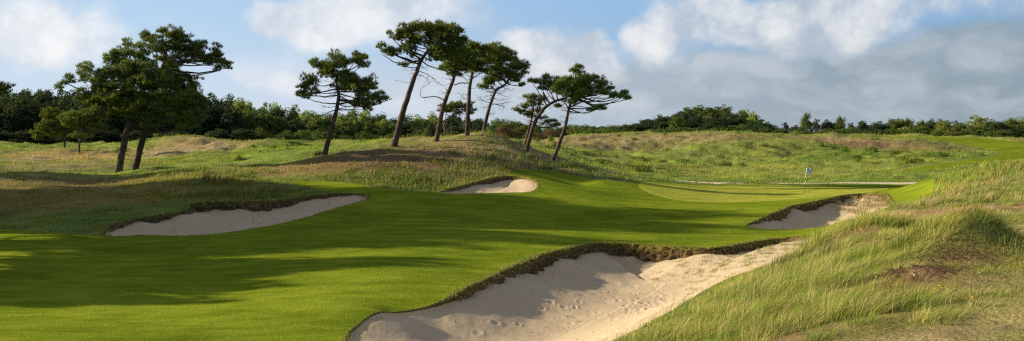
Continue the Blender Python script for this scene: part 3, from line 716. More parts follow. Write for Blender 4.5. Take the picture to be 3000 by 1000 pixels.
# ragged fringe of blades along outlines + eroded turf faces of the bunkers
def resample(P, val, step):
    Pc = np.vstack([P, P[:1]]); vc = np.append(val, val[0])
    L = np.concatenate([[0], np.cumsum(np.linalg.norm(np.diff(Pc, axis=0), axis=1))])
    s = np.arange(0, L[-1], step)
    return np.stack([np.interp(s, L, Pc[:, 0]), np.interp(s, L, Pc[:, 1])], 1), np.interp(s, L, vc), s
def orient(P):
    a = np.sum(P[:, 0] * np.roll(P[:, 1], -1) - np.roll(P[:, 0], -1) * P[:, 1]); return 1 if a > 0 else -1
fr = []
for k in 'ABCD':
    P, H, s = resample(BP[k], BH[k], .05 if k == 'D' else .08)
    tdir = np.roll(P, -1, 0) - np.roll(P, 1, 0); tdir /= np.linalg.norm(tdir, axis=1)[:, None]
    inn = np.stack([-tdir[:, 1], tdir[:, 0]], 1) * orient(P)         # inward
    zt = ground_z(P[:, 0] - inn[:, 0] * .05, P[:, 1] - inn[:, 1] * .05)
    rows = [(-.22, .012, 0), (-.08, .03, 0), (.0, .025, 0)] + [(0, 0, t) for t in np.linspace(.06, 1.0, 16)]
    n = len(P); R_ = len(rows); V = np.zeros((R_, n, 3)); Cc = np.ones((R_, n, 3))
    lump = fbm(s, s * 0, .35, 3, 61 + ord(k)); big = fbm(s, s * 0, 1.6, 2, 90 + ord(k))
    ev = sstep(.03, .18, H)
    for r, (off, up, t) in enumerate(rows):
        rag = fbm(s, np.full(n, r * .11), .22, 3, 77)
        if t == 0:
            o = np.full(n, off) + rag * .08 * ev; z = zt + up * ev - (off < -.2) * .03 + rag * .03 * ev
            V[r] = np.stack([P[:, 0] + inn[:, 0] * o, P[:, 1] + inn[:, 1] * o, z], 1)
            gc = np.array((.8, 1.35, .35)) if off < -.05 else np.array((1.0, 1.25, .55))
            Cc[r] = gc * (1 + rag[:, None] * .6)
        else:
            hh = H * (1 + .5 * np.maximum(big, 0)) + .16
            o = (.05 + .20 * math.sin(t * 2.4) * (.6 + lump * 1.6) + rag * .20) * ev * np.minimum(1, H / .35) - .03 * t
            o = o + .10 * t * ev
            z = zt - hh * t + rag * .03 * ev
            V[r] = np.stack([P[:, 0] + inn[:, 0] * o, P[:, 1] + inn[:, 1] * o, z], 1)
            Cc[r] = (.75 + .5 * rag[:, None]) * np.array((1, .95, .9)) * (np.array((1.0, 1.3, .6)) if t < .22 else 1.0)
    i, j = np.meshgrid(np.arange(R_ - 1), np.arange(n), indexing='ij'); j2 = (j + 1) % n
    Q = np.stack([i * n + j, i * n + j2, (i + 1) * n + j2, (i + 1) * n + j], -1).reshape(-1, 4)
    if orient(P) < 0: Q = Q[:, ::-1]
    o = mesh_obj('turf_face', V.reshape(-1, 3), [Q], M['sod'], None, True, Cc.reshape(-1, 3).clip(.1, 2)); tag(o, kind='structure')
    # hanging roots and grass on the rim and on the face itself
    m = int(len(P) * (16 if k == 'D' else 11)); id_ = rng.integers(0, len(P), m); id_ = id_[rng.uniform(0, 1, m) < np.clip(.15 + H[id_] * 2.4, 0, 1)]; m = len(id_)
    tt_ = rng.uniform(0, 1, m); face = tt_ > .60; fl = ((tt_ - .60) / .40) ** 1.4
    off = np.where(face, .14 + .10 * rng.uniform(0, 1, m), rng.uniform(-.30, .08, m))
    pp = np.stack([P[id_, 0] + inn[id_, 0] * off, P[id_, 1] + inn[id_, 1] * off, zt[id_] - np.where(face, fl * H[id_] * .95, 0)], 1)
    green_ = (~face)[:, None] & (rng.uniform(0, 1, m) < .6)[:, None]
    dist = np.hypot(P[id_, 0], P[id_, 1])
    dark = np.where(rng.uniform(0, 1, m)[:, None] < .4, np.array((.13, .095, .05)), np.where(fl[:, None] < .4, np.array((.19, .20, .06)), np.array((.36, .29, .17))))
    cc = np.where(green_, np.array((.20, .23, .05)), dark) * rng.uniform(.5, 1.5, m)[:, None]
    shag = {'A': 2.8, 'B': 2.2, 'C': 1.1, 'D': 1.0}[k]
    hgt = np.where(face, rng.uniform(.05, .16, m), rng.uniform(.04, .16, m) * (.6 + ev[id_] * .6) * shag)
    ld = np.stack([inn[id_, 0], inn[id_, 1], np.where(face, -1.4, -.6)], 1) + rot_dirs(m) * .7
    fr.append((pp, hgt, np.where(face, 1.0, 1.4) * dist / F * rng.uniform(.6, 1.3, m), np.where(face, 1.3, rng.uniform(.3, 1.4, m)), ld, cc))
# fringe between rough and mown turf
fr = [np.concatenate([f[i] for f in fr]) for i in range(6)]
o = build_blades('rim_grass', *fr, K=2); tag(o, 'dry roots and short grass hanging over the bunker rims', None, None, 'stuff')

# sparse tufts creeping onto the sand at the upper end of the big bunker
n = 9000; cu = rng.normal(0, 1, (n // 30, 2)); idx = rng.integers(0, len(cu), n)
X0, Y0 = hit(2230, 740)
X = X0 + cu[idx, 0] * 2.6 + rng.normal(0, .09, n); Y = Y0 + cu[idx, 1] * 2.6 + rng.normal(0, .12, n)
m = inside(BP['D'], X, Y) & (X > 5.2); X = X[m]; Y = Y[m]; n = len(X)
Z = sand_z('D', X, Y, ground_z(X, Y)) - .01
o = build_blades('creeping_grass', np.stack([X, Y, Z], 1), rng.uniform(.04, .16, n), np.full(n, .012), rng.uniform(.3, 1.2, n), rot_dirs(n) + WIND * .4,
                 np.array((.30, .29, .11)) * rng.uniform(.5, 1.3, n)[:, None], 2)
tag(o, 'sparse dune grass creeping over the pale sand at the bunker end', None, None, 'stuff')
n = 5000; X0, Y0 = PX(2560, 0, 63.5)[:2]
cu = rng.normal(0, 1, (n // 22, 2)); idx = rng.integers(0, len(cu), n)
X = X0 + cu[idx, 0] * 2.0 + rng.normal(0, .12, n); Y = Y0 + cu[idx, 1] * 3.2 + rng.normal(0, .2, n)
m = inside(BP['C'], X, Y) & (X > 20.5); X = X[m]; Y = Y[m]; n = len(X)
o = build_blades('creeping_grass', np.stack([X, Y, sand_z('C', X, Y, ground_z(X, Y)) - .01], 1), rng.uniform(.08, .38, n), np.full(n, .028), rng.uniform(.3, 1.0, n), rot_dirs(n) + WIND * .5,
                 np.array((.36, .28, .15)) * rng.uniform(.5, 1.25, n)[:, None], 2)
tag(o, 'sparse straw grass thinning onto the sand of the bunker by the green', None, None, 'stuff')
def debris(k, n, c, sg, smin, smax, label):
    X = rng.normal(c[0], sg[0], n); Y = rng.normal(c[1], sg[1], n); m = inside(BP[k], X, Y); X = X[m]; Y = Y[m]; n = len(X)
    Z = sand_z(k, X, Y, ground_z(X, Y)); r = rng.uniform(smin, smax, n) * rng.uniform(.4, 1, n)
    O = np.array([(1, 0, 0), (0, 1, 0), (-1, 0, 0), (0, -1, 0), (0, 0, .7), (0, 0, -.6)])
    V = (np.stack([X, Y, Z + r * .3], 1)[:, None] + O[None] * r[:, None, None] * rng.uniform(.5, 1.5, (n, 6, 1))).reshape(-1, 3)
    T = np.array([(0, 1, 4), (1, 2, 4), (2, 3, 4), (3, 0, 4), (1, 0, 5), (2, 1, 5), (3, 2, 5), (0, 3, 5)])
    F_ = (np.arange(n)[:, None, None] * 6 + T[None]).reshape(-1, 3)
    o = mesh_obj('crumbled_soil', V, [F_], M['sod'], None, False, np.full((len(V), 3), .9)); tag(o, label, None, None, 'stuff')
debris('D', 420, (3.5, 33), (3.5, 6), .01, .035, 'dark crumbs of soil scattered over the near bunker sand')
debris('A', 160, (-14, 54), (5, 3), .02, .05, 'dark crumbs of soil scattered over the shaded bunker sand')
#@@TREES
# ---------------------------------------------------------------- trees
def tube_mesh(paths, sides=7):
    """paths: list of (points (k,3), radii (k)) -> verts, quads (+ tip tris)"""
    Vs = []; Qs = []; base = 0
    ang = np.linspace(0, 2 * np.pi, sides, endpoint=False)
    for pts, rad in paths:
        pts = np.asarray(pts, float); k = len(pts); rad = np.asarray(rad, float)
        tg = np.gradient(pts, axis=0); tg /= np.linalg.norm(tg, axis=1)[:, None] + 1e-9
        ref = np.array((.31, .9, .1)); a = np.cross(tg, ref); a /= np.linalg.norm(a, axis=1)[:, None] + 1e-9
        b = np.cross(tg, a)
        ring = pts[:, None] + rad[:, None, None] * (np.cos(ang)[None, :, None] * a[:, None] + np.sin(ang)[None, :, None] * b[:, None])
        Vs.append(ring.reshape(-1, 3))
        i, j = np.meshgrid(np.arange(k - 1), np.arange(sides), indexing='ij'); j2 = (j + 1) % sides
        Qs.append(np.stack([i * sides + j, i * sides + j2, (i + 1) * sides + j2, (i + 1) * sides + j], -1).reshape(-1, 4) + base)
        base += k * sides
    return np.concatenate(Vs), np.concatenate(Qs)
def smooth_path(pts, n=14, wob=0.0):
    pts = np.asarray(pts, float); m = len(pts)
    L = np.concatenate([[0], np.cumsum(np.linalg.norm(np.diff(pts, axis=0), axis=1))])
    # catmull-rom open
    P = np.vstack([2 * pts[0] - pts[1], pts, 2 * pts[-1] - pts[-2]]); out = []
    for s in np.linspace(0, m - 1, n):
        i = min(int(s), m - 2); t = s - i; p0, p1, p2, p3 = P[i:i + 4]
        out.append(.5 * ((2 * p1) + (-p0 + p2) * t + (2 * p0 - 5 * p1 + 4 * p2 - p3) * t * t + (-p0 + 3 * p1 - 3 * p2 + p3) * t ** 3))
    out = np.array(out)
    if wob: out[1:-1] += rng.normal(0, wob, (n - 2, 3))
    return out
def unit(v): return v / (np.linalg.norm(v, axis=-1, keepdims=True) + 1e-9)
def needle_clumps(cent, rad, ntuft, nneed, ln, wd, colr, updir=.55):
    """cent (m,3), rad (m) : plumes of needles"""
    m = len(cent); n = m * ntuft
    ci = np.repeat(np.arange(m), ntuft)
    d = unit(rng.normal(0, 1, (n, 3))); d[:, 2] = np.abs(d[:, 2]) * .8 + d[:, 2] * .35; d = unit(d)
    tp = cent[ci] + d * (rad[ci] * rng.uniform(.25, 1, n) ** .6)[:, None] * np.array((1, 1, .9))
    ax = unit(d * .8 + np.array((.22, 0, updir + .15)))
    N = n * nneed; ti = np.repeat(np.arange(n), nneed)
    nd = unit(ax[ti] + rng.normal(0, .42, (N, 3)))
    L = ln * rng.uniform(.7, 1.3, N)
    st = tp[ti] + rng.normal(0, .03, (N, 3))
    sv = unit(np.cross(nd, rng.normal(0, 1, (N, 3)))) * wd * .5
    V = np.stack([st - sv, st + sv, st + nd * L[:, None]], 1).reshape(-1, 3)
    T = np.arange(3 * N).reshape(-1, 3)
    cc = np.array(colr) * rng.uniform(.72, 1.25, m)[ci][ti][:, None] * rng.uniform(.8, 1.25, n)[ti][:, None]
    warm = rng.uniform(0, 1, m)[ci][ti][:, None]
    cc = cc * (1 + (warm - .5) * np.array((.35, .1, -.2)))
    return V, T, np.repeat(cc, 3, 0)

PINE_COL = (.135, .168, .038)  # even base colour of all pine needles
def pine(label, d, trunk, r0, blob_list, limbs=(), dead=(), dens=1.0, needle_col=PINE_COL, name='pine_tree', group=None, twigs=26, depth=.75, bare=0):
    """a wind-shaped pine; trunk, crown masses and limbs given as photo rows and columns at distance d"""
    base = np.array(PX(*trunk[0], d)); base[2] = gz(base[0], base[1])
    root = empty(name, base, label, 'tree', group)
    pts = [np.array(PX(u, v, d)) for (u, v) in trunk]
    yo = np.cumsum(rng.normal(0, .12, len(pts))); yo[0] = 0
    for p, y in zip(pts, yo): p[1] += y
    pts.insert(0, pts[0] + (pts[0] - pts[1]) * .0 + np.array((0, 0, -.5 - max(0, pts[0][2] - base[2]))))
    pts[0][0] -= .06
    tp = smooth_path(pts, 22, .012) - base
    k = np.linspace(0, 1, len(tp)); tr = r0 * (1 - .62 * k) * (1 + .45 * np.exp(-k * 14))
    top = tp[-1]
    one = len(trunk) < 5 and twigs < 10
    if not one:
        V, Q = tube_mesh([(tp, tr)], 12)
        mesh_obj('trunk', V, [Q], M['bark'], root, True)
    # crown masses
    cents = []; rads = []; lp = []
    bl = []
    for B in blob_list:
        u, v, ru, rv = B[:4]; off = B[4] if len(B) > 4 else rng.uniform(-.35, .35) * ru / F * d
        c = np.array(PX(u, v, d)) - base; c[1] += off
        a = ru / F * d * 1.06; b = rv / F * d * 1.20; cdep = max(.55, a * depth)
        bl.append((c, a, b, cdep))
    def limb(p0, p1, r, n=9, sag=.12):
        mid = (p0 + p1) / 2 + np.array((0, 0, -sag * np.linalg.norm(p1 - p0))) + rng.normal(0, .07, 3) * np.linalg.norm(p1 - p0)
        q = smooth_path([p0, mid, p1], n, .02 * np.linalg.norm(p1 - p0) / 3)
        return q, r * np.linspace(1, .35, n)
    for (c, a, b, cd) in bl:
        # limb from the trunk
        tt = tp[int(len(tp) * .55):]; dd = np.linalg.norm(tt - c, axis=1) + .5 * np.maximum(0, tt[:, 2] - c[2])
        p0 = tt[np.argmin(dd)]
        cc = c + np.array((0, 0, -b * .35))
        if np.linalg.norm(cc - p0) > .3: lp.append(limb(p0, cc, min(.4 * r0, .03 + .014 * np.linalg.norm(cc - p0)), sag=.10))
        n = max(4, int(24 * dens * a * b * (1 + .3 * cd)))
        dr = unit(rng.normal(0, 1, (n, 3))); rr_ = rng.uniform(0, 1, n) ** .38
        rr_ = rr_ * np.where(rng.uniform(0, 1, n) < .22, rng.uniform(1.0, 1.3, n), 1.0); q = dr * rr_[:, None] * np.array((a, cd, b)); q[:, 2] = np.where(q[:, 2] < 0, q[:, 2] * .8, q[:, 2])
        q = q * .93
        cents.append(c + q); rads.append(rng.uniform(.22, .52, n) * min(1.0, .55 + b * .8))
        for e in range(min(n, int(5 + 3 * a))):
            lp.append(limb(cc + rng.normal(0, .08, 3) * a, c + q[e], .02, 6, .05))
    cents = np.concatenate(cents); rads = np.concatenate(rads)
    V, T, c_ = needle_clumps(cents, rads, 17, 7, .28, .042, needle_col)
    mesh_obj('crown', V, [T], M['needles'], root, False, c_.clip(.005, .6))
    for L in limbs:
        q = np.array([PX(u, v, d) for (u, v) in L[1]]) - base; q[:, 1] += rng.normal(0, .1, len(q))
        q = smooth_path(q, 12, .015); lp.append((q, L[0] * np.linspace(1, .35, 12)))
    # bare twigs below the crown
    tw = []
    for e in range(twigs):
        i = rng.integers(int(len(tp) * .55), len(tp) - 1); p0 = tp[i]; a = rng.uniform(0, 6.28); L = rng.uniform(.5, 1.9)
        p1 = p0 + np.array((math.cos(a) * L, math.sin(a) * L * .6, rng.uniform(-.35, .5)))
        q, r = limb(p0, p1, .022, 7, .1); tw.append((q, r))
        for _ in range(2):
            s = q[rng.integers(3, 6)]; tw.append(limb(s, s + rng.normal(0, .28, 3), .012, 4, 0))
    V, Q = tube_mesh(([(tp, tr)] if one else []) + lp + tw, 9 if one else 5); mesh_obj('trunk' if one else 'limbs', V, [Q], M['bark'], root, True)
    for L in dead:
        tw = []
        q = np.array([PX(u, v, d) for (u, v) in L[1]]) - base
        q = smooth_path(q, 14, .01); tw.append((q, L[0] * np.linspace(1, .3, 14)))
        for _ in range(10):
            s = q[rng.integers(5, 14)]; tw.append(limb(s, s + rng.normal(0, .3, 3), .014, 5, 0))
        V, Q = tube_mesh(tw, 4); mesh_obj('dead_branch', V, [Q], M['deadwood'], root, True)
    return root
def z1(l): return [(x * .5823, 50 + y * .5823, a * .5823, b * .5823) for (x, y, a, b) in l]
def z2(l): return [(750 + x * .5241, 50 + y * .5241, a * .5241, b * .5241) for (x, y, a, b) in l]
def z3(l): return [(1050 + x * .4657, 50 + y * .4657, a * .4657, b * .4657) for (x, y, a, b) in l]
def z4(l): return [(1450 + x * .4074, 150 + y * .4074, a * .4074, b * .4074) for (x, y, a, b) in l]
def t1(l): return [(x * .5823, 50 + y * .5823) for x, y in l]
def t2(l): return [(750 + x * .5241, 50 + y * .5241) for x, y in l]
def t3(l): return [(1050 + x * .4657, 50 + y * .4657) for x, y in l]
def t4(l): return [(1450 + x * .4074, 150 + y * .4074) for x, y in l]

P1 = pine('big leaning pine with the broadest dense dark crown, the thicker trunk of the close pair', 87,
     t1([(595,785),(612,690),(642,580),(662,460),(678,330),(690,220)]), .36,
     z1([(640,260,110,70),(560,220,50,40),(590,180,22,26),(690,190,90,50),(640,135,22,22),(570,185,20,20),(760,300,120,80),(640,360,150,80),(520,330,90,60),(430,270,50,30),(410,310,36,26),(330,320,46,24),(310,360,24,18),(480,400,80,50),(430,430,50,34),
         (580,450,110,60),(700,460,130,70),(820,420,120,80),(920,430,90,60),(980,430,60,36),(880,500,100,50),(960,500,70,40),(930,550,60,26),(760,530,80,40),(990,470,60,40),(480,490,60,20)]),
     [(.09, t1([(640,590),(560,575),(470,575),(380,572)])), (.08, t1([(655,520),(560,510),(450,480)])), (.07, t1([(665,430),(560,400),(440,320)])),(.08, t1([(650,560),(760,530),(900,520)]))], dens=.62, twigs=34)
P2 = pine('second pine of the close pair, its high crown reaching far out over the slope', 90,
     t1([(680,760),(712,650),(742,560),(768,470),(800,330),(835,230)]), .34,
     z1([(830,150,100,50),(870,95,70,34),(760,110,36,26),(740,90,16,20),(810,80,22,16),(930,150,70,50),(1010,150,46,30),(960,200,80,44),(1040,210,60,36),(1100,180,40,30),(1080,230,60,26),(1150,252,36,15),(860,230,80,44),(1110,265,34,10),
         (850,320,90,60),(930,340,70,50),(960,390,60,50),(880,400,80,50)]),
     [(.08, t1([(840,300),(900,230),(1000,240),(1120,250)])), (.06, t1([(850,240),(940,230),(1060,180)]))], dens=.75)
PL = pine('small pine standing behind the close pair, low olive crown against the dark wood', 128,
     t1([(398,658),(408,610),(415,560),(420,520)]), .16, z1([(400,520,90,40),(470,560,60,34),(340,520,50,34),(420,600,50,18),(470,500,60,30)]), dens=1.1, twigs=6)
PL2 = pine('small pine standing at the dark wood edge with drooping outer sprays', 132,
     t1([(325,655),(322,600),(310,550),(300,510)]), .15, z1([(270,510,70,40),(230,560,44,26),(190,600,36,24),(280,590,50,20),(320,560,50,30),(250,480,34,18)]), dens=1.1, twigs=6)
P3 = pine('lone mid-height pine with a ragged open crown and leaning dark trunk', 88,
     t2([(385,770),(408,680),(440,560),(462,460),(455,390),(445,320)]), .26,
     z2([(440,290,60,50),(435,230,24,34),(400,320,50,36),(340,270,36,22),(325,255,20,16),(500,260,40,40),(560,240,44,26),(590,260,34,40),(600,230,14,20),(380,290,40,30),(300,360,50,34),(265,400,36,28),(250,430,32,22),(290,450,40,18),(330,420,34,20),(520,340,60,40),
         (570,400,80,50),(500,380,70,36),(620,440,60,44),(600,500,50,34),(560,480,40,30),(700,455,46,20),(735,462,24,10),(660,480,40,14),(640,380,30,34)]),
     [(.06, t2([(465,430),(540,450),(620,460),(700,465)])), (.05, t2([(465,400),(380,420),(300,440)]))],
     [(.03, t2([(440,520),(380,545),(330,560),(300,572)])), (.03, t2([(445,560),(465,600),(480,640)])),(.03, t2([(450,500),(400,505),(350,490)]))], dens=.9, twigs=44)
C1 = pine('tallest pine, long straight trunk leaning under a wide flat-topped crown', 92,
     t3([(222,815),(265,650),(305,520),(340,410),(375,315),(395,265),(440,200)]), .33,
     z3([(430,90,110,45),(520,80,100,44),(340,80,60,30),(290,75,34,20),(240,105,60,24),(250,130,50,26),(330,130,80,40),(560,130,80,60),(600,100,50,40),(620,170,50,60),(450,150,90,40),(130,190,34,16),(180,215,60,22),(230,230,60,26),(290,210,60,26),(290,305,38,12),
         (350,180,60,26),(330,250,40,14),(520,210,90,44),(600,240,70,50),(490,260,70,30),(660,160,20,30)]),
     [(.10, t3([(398,265),(330,230),(260,180),(215,135)])), (.08, t3([(392,270),(320,290),(230,285),(150,235)])), (.10, t3([(400,260),(440,210),(500,170),(560,140)])), (.07, t3([(392,275),(450,310),(540,340),(590,350)]))],
     [(.04, t3([(370,340),(420,355),(470,385),(490,412),(515,410)])), (.035, t3([(368,358),(400,370),(438,392)]))], dens=.95, twigs=20)
C2 = pine('pine with a curling dead side branch, trunk between the tallest pine and the straight one', 95,
     t3([(487,795),(508,690),(535,560),(572,460),(598,390),(606,350),(610,290)]), .28,
     z3([(610,300,80,44),(570,330,60,26),(660,310,60,44),(600,360,70,20),(690,250,60,50),(560,270,50,30),(640,230,50,40)]),
     [(.06, t3([(604,350),(650,370),(700,420)])), (.05, t3([(604,430),(650,412),(700,418)]))],
     [(.06, t3([(540,524),(510,508),(460,500),(415,508),(395,500),(388,470),(400,445),(430,430),(455,410)])), (.03, t3([(562,462),(550,455)]))], dens=.95, twigs=16)
C3 = pine('pine with the straightest upright trunk, standing mid-row on the grassy mound', 97,
     t3([(685,768),(687,680),(692,590),(698,480),(708,400),(722,330),(735,260)]), .27,
     z3([(740,220,80,36),(720,190,50,20),(790,230,60,44),(740,280,80,44),(800,290,60,40),(700,330,70,34),(760,340,60,26)]),
     [(.06, t3([(712,390),(760,360),(800,340)]))],
     [(.035, t3([(690,518),(665,514),(648,508)])), (.04, t3([(705,420),(660,418),(600,425)]))], dens=.95, twigs=14)
C4 = pine('slender pine at the end of the row, bleached dead branch below its rounded crown', 99,
     t3([(778,772),(800,660),(822,580),(845,510),(868,462),(900,440),(930,420)]), .22,
     z3([(850,210,90,34),(900,240,70,40),(950,260,50,30),(860,270,80,40),(930,310,90,40),(1000,310,50,30),(1040,300,32,20),(1020,345,40,30),(850,350,60,40),(930,370,80,36),(990,390,50,28),(820,400,60,36),(800,440,50,20),(1025,435,14,8),(880,400,50,20)]),
     [(.06, t3([(868,460),(830,450),(770,460)])), (.06, t3([(880,455),(940,430),(1000,430)]))],
     [(.045, t3([(842,550),(890,548),(925,540),(950,535)])), (.035, t3([(840,540),(790,530),(740,495)])), (.03, t3([(830,575),(800,570),(775,568)])),(.035, t3([(850,545),(900,560),(925,562)])),(.03, t3([(820,608),(855,612)]))], dens=.95, twigs=24)
C5 = pine('stunted pine with bare twisted limbs, seen between the taller trunks', 128,
     t3([(560,785),(545,730),(548,690),(565,650),(600,615),(640,598)]), .17,
     z3([(570,565,50,20),(620,560,50,22),(540,590,40,20),(670,580,40,20),(700,555,30,14),(715,600,32,16),(600,600,40,14)]),
     [(.09, t3([(563,655),(548,630),(560,600)])), (.07, t3([(600,615),(650,600),(700,600)])), (.06, t3([(548,700),(575,680),(600,660),(620,660)]))],
     [(.05, t3([(560,760),(580,735),(590,710),(585,680)])), (.04, t3([(555,740),(535,700),(540,660)]))], dens=1.2, twigs=16)
R2 = pine('thin sparse pine standing behind the strongly bent trunk', 100,
     t4([(205,715),(222,650),(245,560),(265,480),(275,400),(282,340)]), .17,
     z4([(285,330,50,22),(240,350,36,18),(320,350,40,24),(280,385,60,22),(215,400,50,16),(160,430,30,12),(210,445,40,14),(250,470,50,18),(290,440,50,24),(340,490,40,16),(400,510,40,12),(380,540,70,14),(445,535,22,10)]),
     dens=.9, twigs=30)
R1 = pine('pine with a strongly bent trunk arching into its neighbour crown', 95,
     t4([(225,722),(243,650),(268,560),(305,480),(355,412),(410,372),(460,352),(520,340)]), .24,
     z4([(320,225,60,26),(270,225,30,14),(360,200,30,24),(380,250,44,26),(340,270,36,14),(430,240,50,36),(440,290,50,30),(455,402,14,9)]),
     [(.05, t4([(430,362),(400,300),(340,245)]))], dens=1.0, twigs=10)
R3 = pine('low spreading pine at the end of the group, long limb reaching over the meadow', 93,
     t4([(420,775),(450,700),(488,600),(515,510),(530,430),(545,380),(560,320)]), .23,
     z4([(560,240,110,40),(500,220,50,34),(600,150,30,18),(590,190,34,20),(610,120,20,12),(565,150,16,10),(640,230,80,50),(680,200,40,24),(730,210,40,26),(760,250,60,30),(480,280,70,44),(580,310,110,50),(690,300,80,40),(780,300,60,26),(850,320,50,26),(900,320,44,22),(945,340,32,20),
         (940,305,20,10),(740,410,50,20),(770,415,24,16),(690,430,26,12),(550,370,50,22),(830,275,30,12)]),
     [(.08, t4([(545,400),(610,375),(680,340),(790,340),(880,320)])), (.05, t4([(550,395),(640,400),(720,420)])), (.08, t4([(530,420),(505,380),(470,350)]))],
     [(.04, t4([(520,432),(500,428),(482,420)])), (.03, t4([(490,560),(475,548)])), (.025, t4([(860,300),(880,270)]))], dens=.95, twigs=24)
PE = pine('pine at the picture edge, only its outermost spray showing over the wood', 90,
     [(-150,500),(-140,400),(-130,330),(-110,270)], .3, [(-20,262,46,14),(8,258,26,9),(-110,230,80,50),(-140,180,70,40),(-60,250,50,26),(-180,240,60,50),(-10,275,30,8)], dens=1.0, twigs=6)

# pines beyond the frame on the sunny side: their crowns throw the long shade bands over the fairway
def copy_tree(src, loc, rz, sc, label=None, group=None):
    c = src.copy(); COL.objects.link(c); c.location = loc; c.rotation_euler = (0, 0, rz); c.scale = (sc,) * 3 if not isinstance(sc, tuple) else sc
    if label: c['label'] = label
    if group: c['group'] = group
    for ch in src.children:
        k = ch.copy(); COL.objects.link(k); k.parent = c
    return c
for (x, y, sc, rz, src) in [(-24.5,30.2,0.47,0.4,P1),(-26.0,33.0,0.57,2.2,P1),(-27.8,36.5,0.68,1.1,P1),(-29.8,40.5,0.76,4.1,P2),(-31.9,44.5,0.91,3.5,P1),(-34.2,49.0,1.11,5.0,P1),(-41.5,53.5,1.38,0.9,P1),(-43.8,58.0,1.59,2.9,P1),(-46.4,63.0,1.67,2.0,P1),(-49.0,68.0,1.18,4.0,P1),(-40.4,49.5,1.14,3.0,P2),(-48.8,56.0,1.50,0.3,P1),(-51.4,61.0,1.67,1.3,P1),(-53.9,66.0,1.18,5.3,P1),(-55.1,80.0,0.89,1.0,P1),(-46.7,52.0,1.26,2.3,P1)]:
    copy_tree(src, (x, y, gz(x, y) - .1), rz, sc, 'dense pine of the row along the sunny side of the fairway, throwing long shade', 'pines along the sunny side of the fairway')

# ---- woods : crown templates of leaf clumps, copied tree by tree
def leaf_crown(nc, nl, a, b, h0, h1, size, colr, flat=0.0, irregular=.35):
    """clumps on an egg between heights h0..h1, half width a,b"""
    dr = unit(rng.normal(0, 1, (nc, 3))); dr[:, 2] = np.where(dr[:, 2] < -.45, -dr[:, 2], dr[:, 2])
    rr_ = rng.uniform(.3, 1.0, nc) ** .6; hz_ = (h1 - h0) / 2
    cen = dr * rr_[:, None] * np.array((a, b, hz_)) * (1 + irregular * rng.normal(0, .28, nc))[:, None] + np.array((0, 0, (h0 + h1) / 2)); cen[:, :2] *= (1 - .25 * np.clip(cen[:, 2:] / h1 - .4, 0, 1))
    cr = rng.uniform(.55, 1.25, nc) * (a / 3.6)
    ci = np.repeat(np.arange(nc), nl); n = len(ci)
    d = unit(rng.normal(0, 1, (n, 3))); p = cen[ci] + d * (cr[ci] * rng.uniform(.55, 1.05, n))[:, None]
    nrm = unit(d + rng.normal(0, .45, (n, 3)) + np.array((0, 0, .25)))
    u_ = unit(np.cross(nrm, rng.normal(0, 1, (n, 3)))); v_ = np.cross(nrm, u_)
    s = size * rng.uniform(.6, 1.4, n)[:, None]
    V = np.stack([p - u_ * s * .5, p + v_ * s * .32, p + u_ * s * .5, p - v_ * s * .32], 1).reshape(-1, 3)
    Q = np.arange(4 * n).reshape(-1, 4)
    cc = np.array(colr) * rng.uniform(.75, 1.3, nc)[ci][:, None] * rng.uniform(.75, 1.25, n)[:, None]
    return V, Q, np.repeat(cc, 4, 0).clip(.004, .6)
def template(kind):
    root = bpy.data.objects.new('tree', None)
    H = 10.0
    if kind == 'round': V, Q, c = leaf_crown(120, 68, 4.2, 4.0, -4.5, H, .42, (.100, .140, .036), irregular=.18); nm = 'broadleaf_tree'
    if kind == 'pale': V, Q, c = leaf_crown(95, 70, 3.8, 3.6, -4.5, H, .44, (.21, .26, .07)); nm = 'broadleaf_tree'
    if kind == 'dark': V, Q, c = leaf_crown(125, 72, 3.9, 3.7, -4.5, H, .38, (.044, .068, .032), irregular=.18); nm = 'pine_tree'
    if kind == 'tall': V, Q, c = leaf_crown(80, 75, 2.6, 2.6, -3.5, H, .36, (.055, .075, .028), irregular=.5); nm = 'pine_tree'
    if kind == 'bush': V, Q, c = leaf_crown(70, 70, 5.2, 4.4, -4.0, 6.0, .42, (.085, .12, .028)); nm = 'bush'
    if kind == 'red': V, Q, c = leaf_crown(80, 70, 5.0, 4.4, -4.5, 7.0, .36, (.115, .075, .050)); nm = 'bush'
    if kind == 'scrub': V, Q, c = leaf_crown(26, 60, 5.5, 4.8, -2.0, 3.6, .55, (.13, .175, .030)); nm = 'shrub'
    paths = [(np.array([(0, 0, -.8), (.1, 0, 2), (0, .1, 5), (0, 0, 7.5)]) * (1 if kind not in ('bush', 'red', 'scrub') else .5), np.array([.28, .22, .15, .06]))]
    for _ in range(7):
        a = rng.uniform(0, 6.28); z0 = rng.uniform(1.5, 5) * (1 if kind not in ('bush', 'red', 'scrub') else .35); L = rng.uniform(1.5, 3)
        paths.append((np.array([(0, 0, z0), (math.cos(a) * L * .5, math.sin(a) * L * .5, z0 + .9), (math.cos(a) * L, math.sin(a) * L, z0 + 2.0)]), np.array([.12, .08, .03])))
    tv, tq = tube_mesh(paths, 6)
    return nm, (V, Q, c), (tv, tq)
TPL = {}
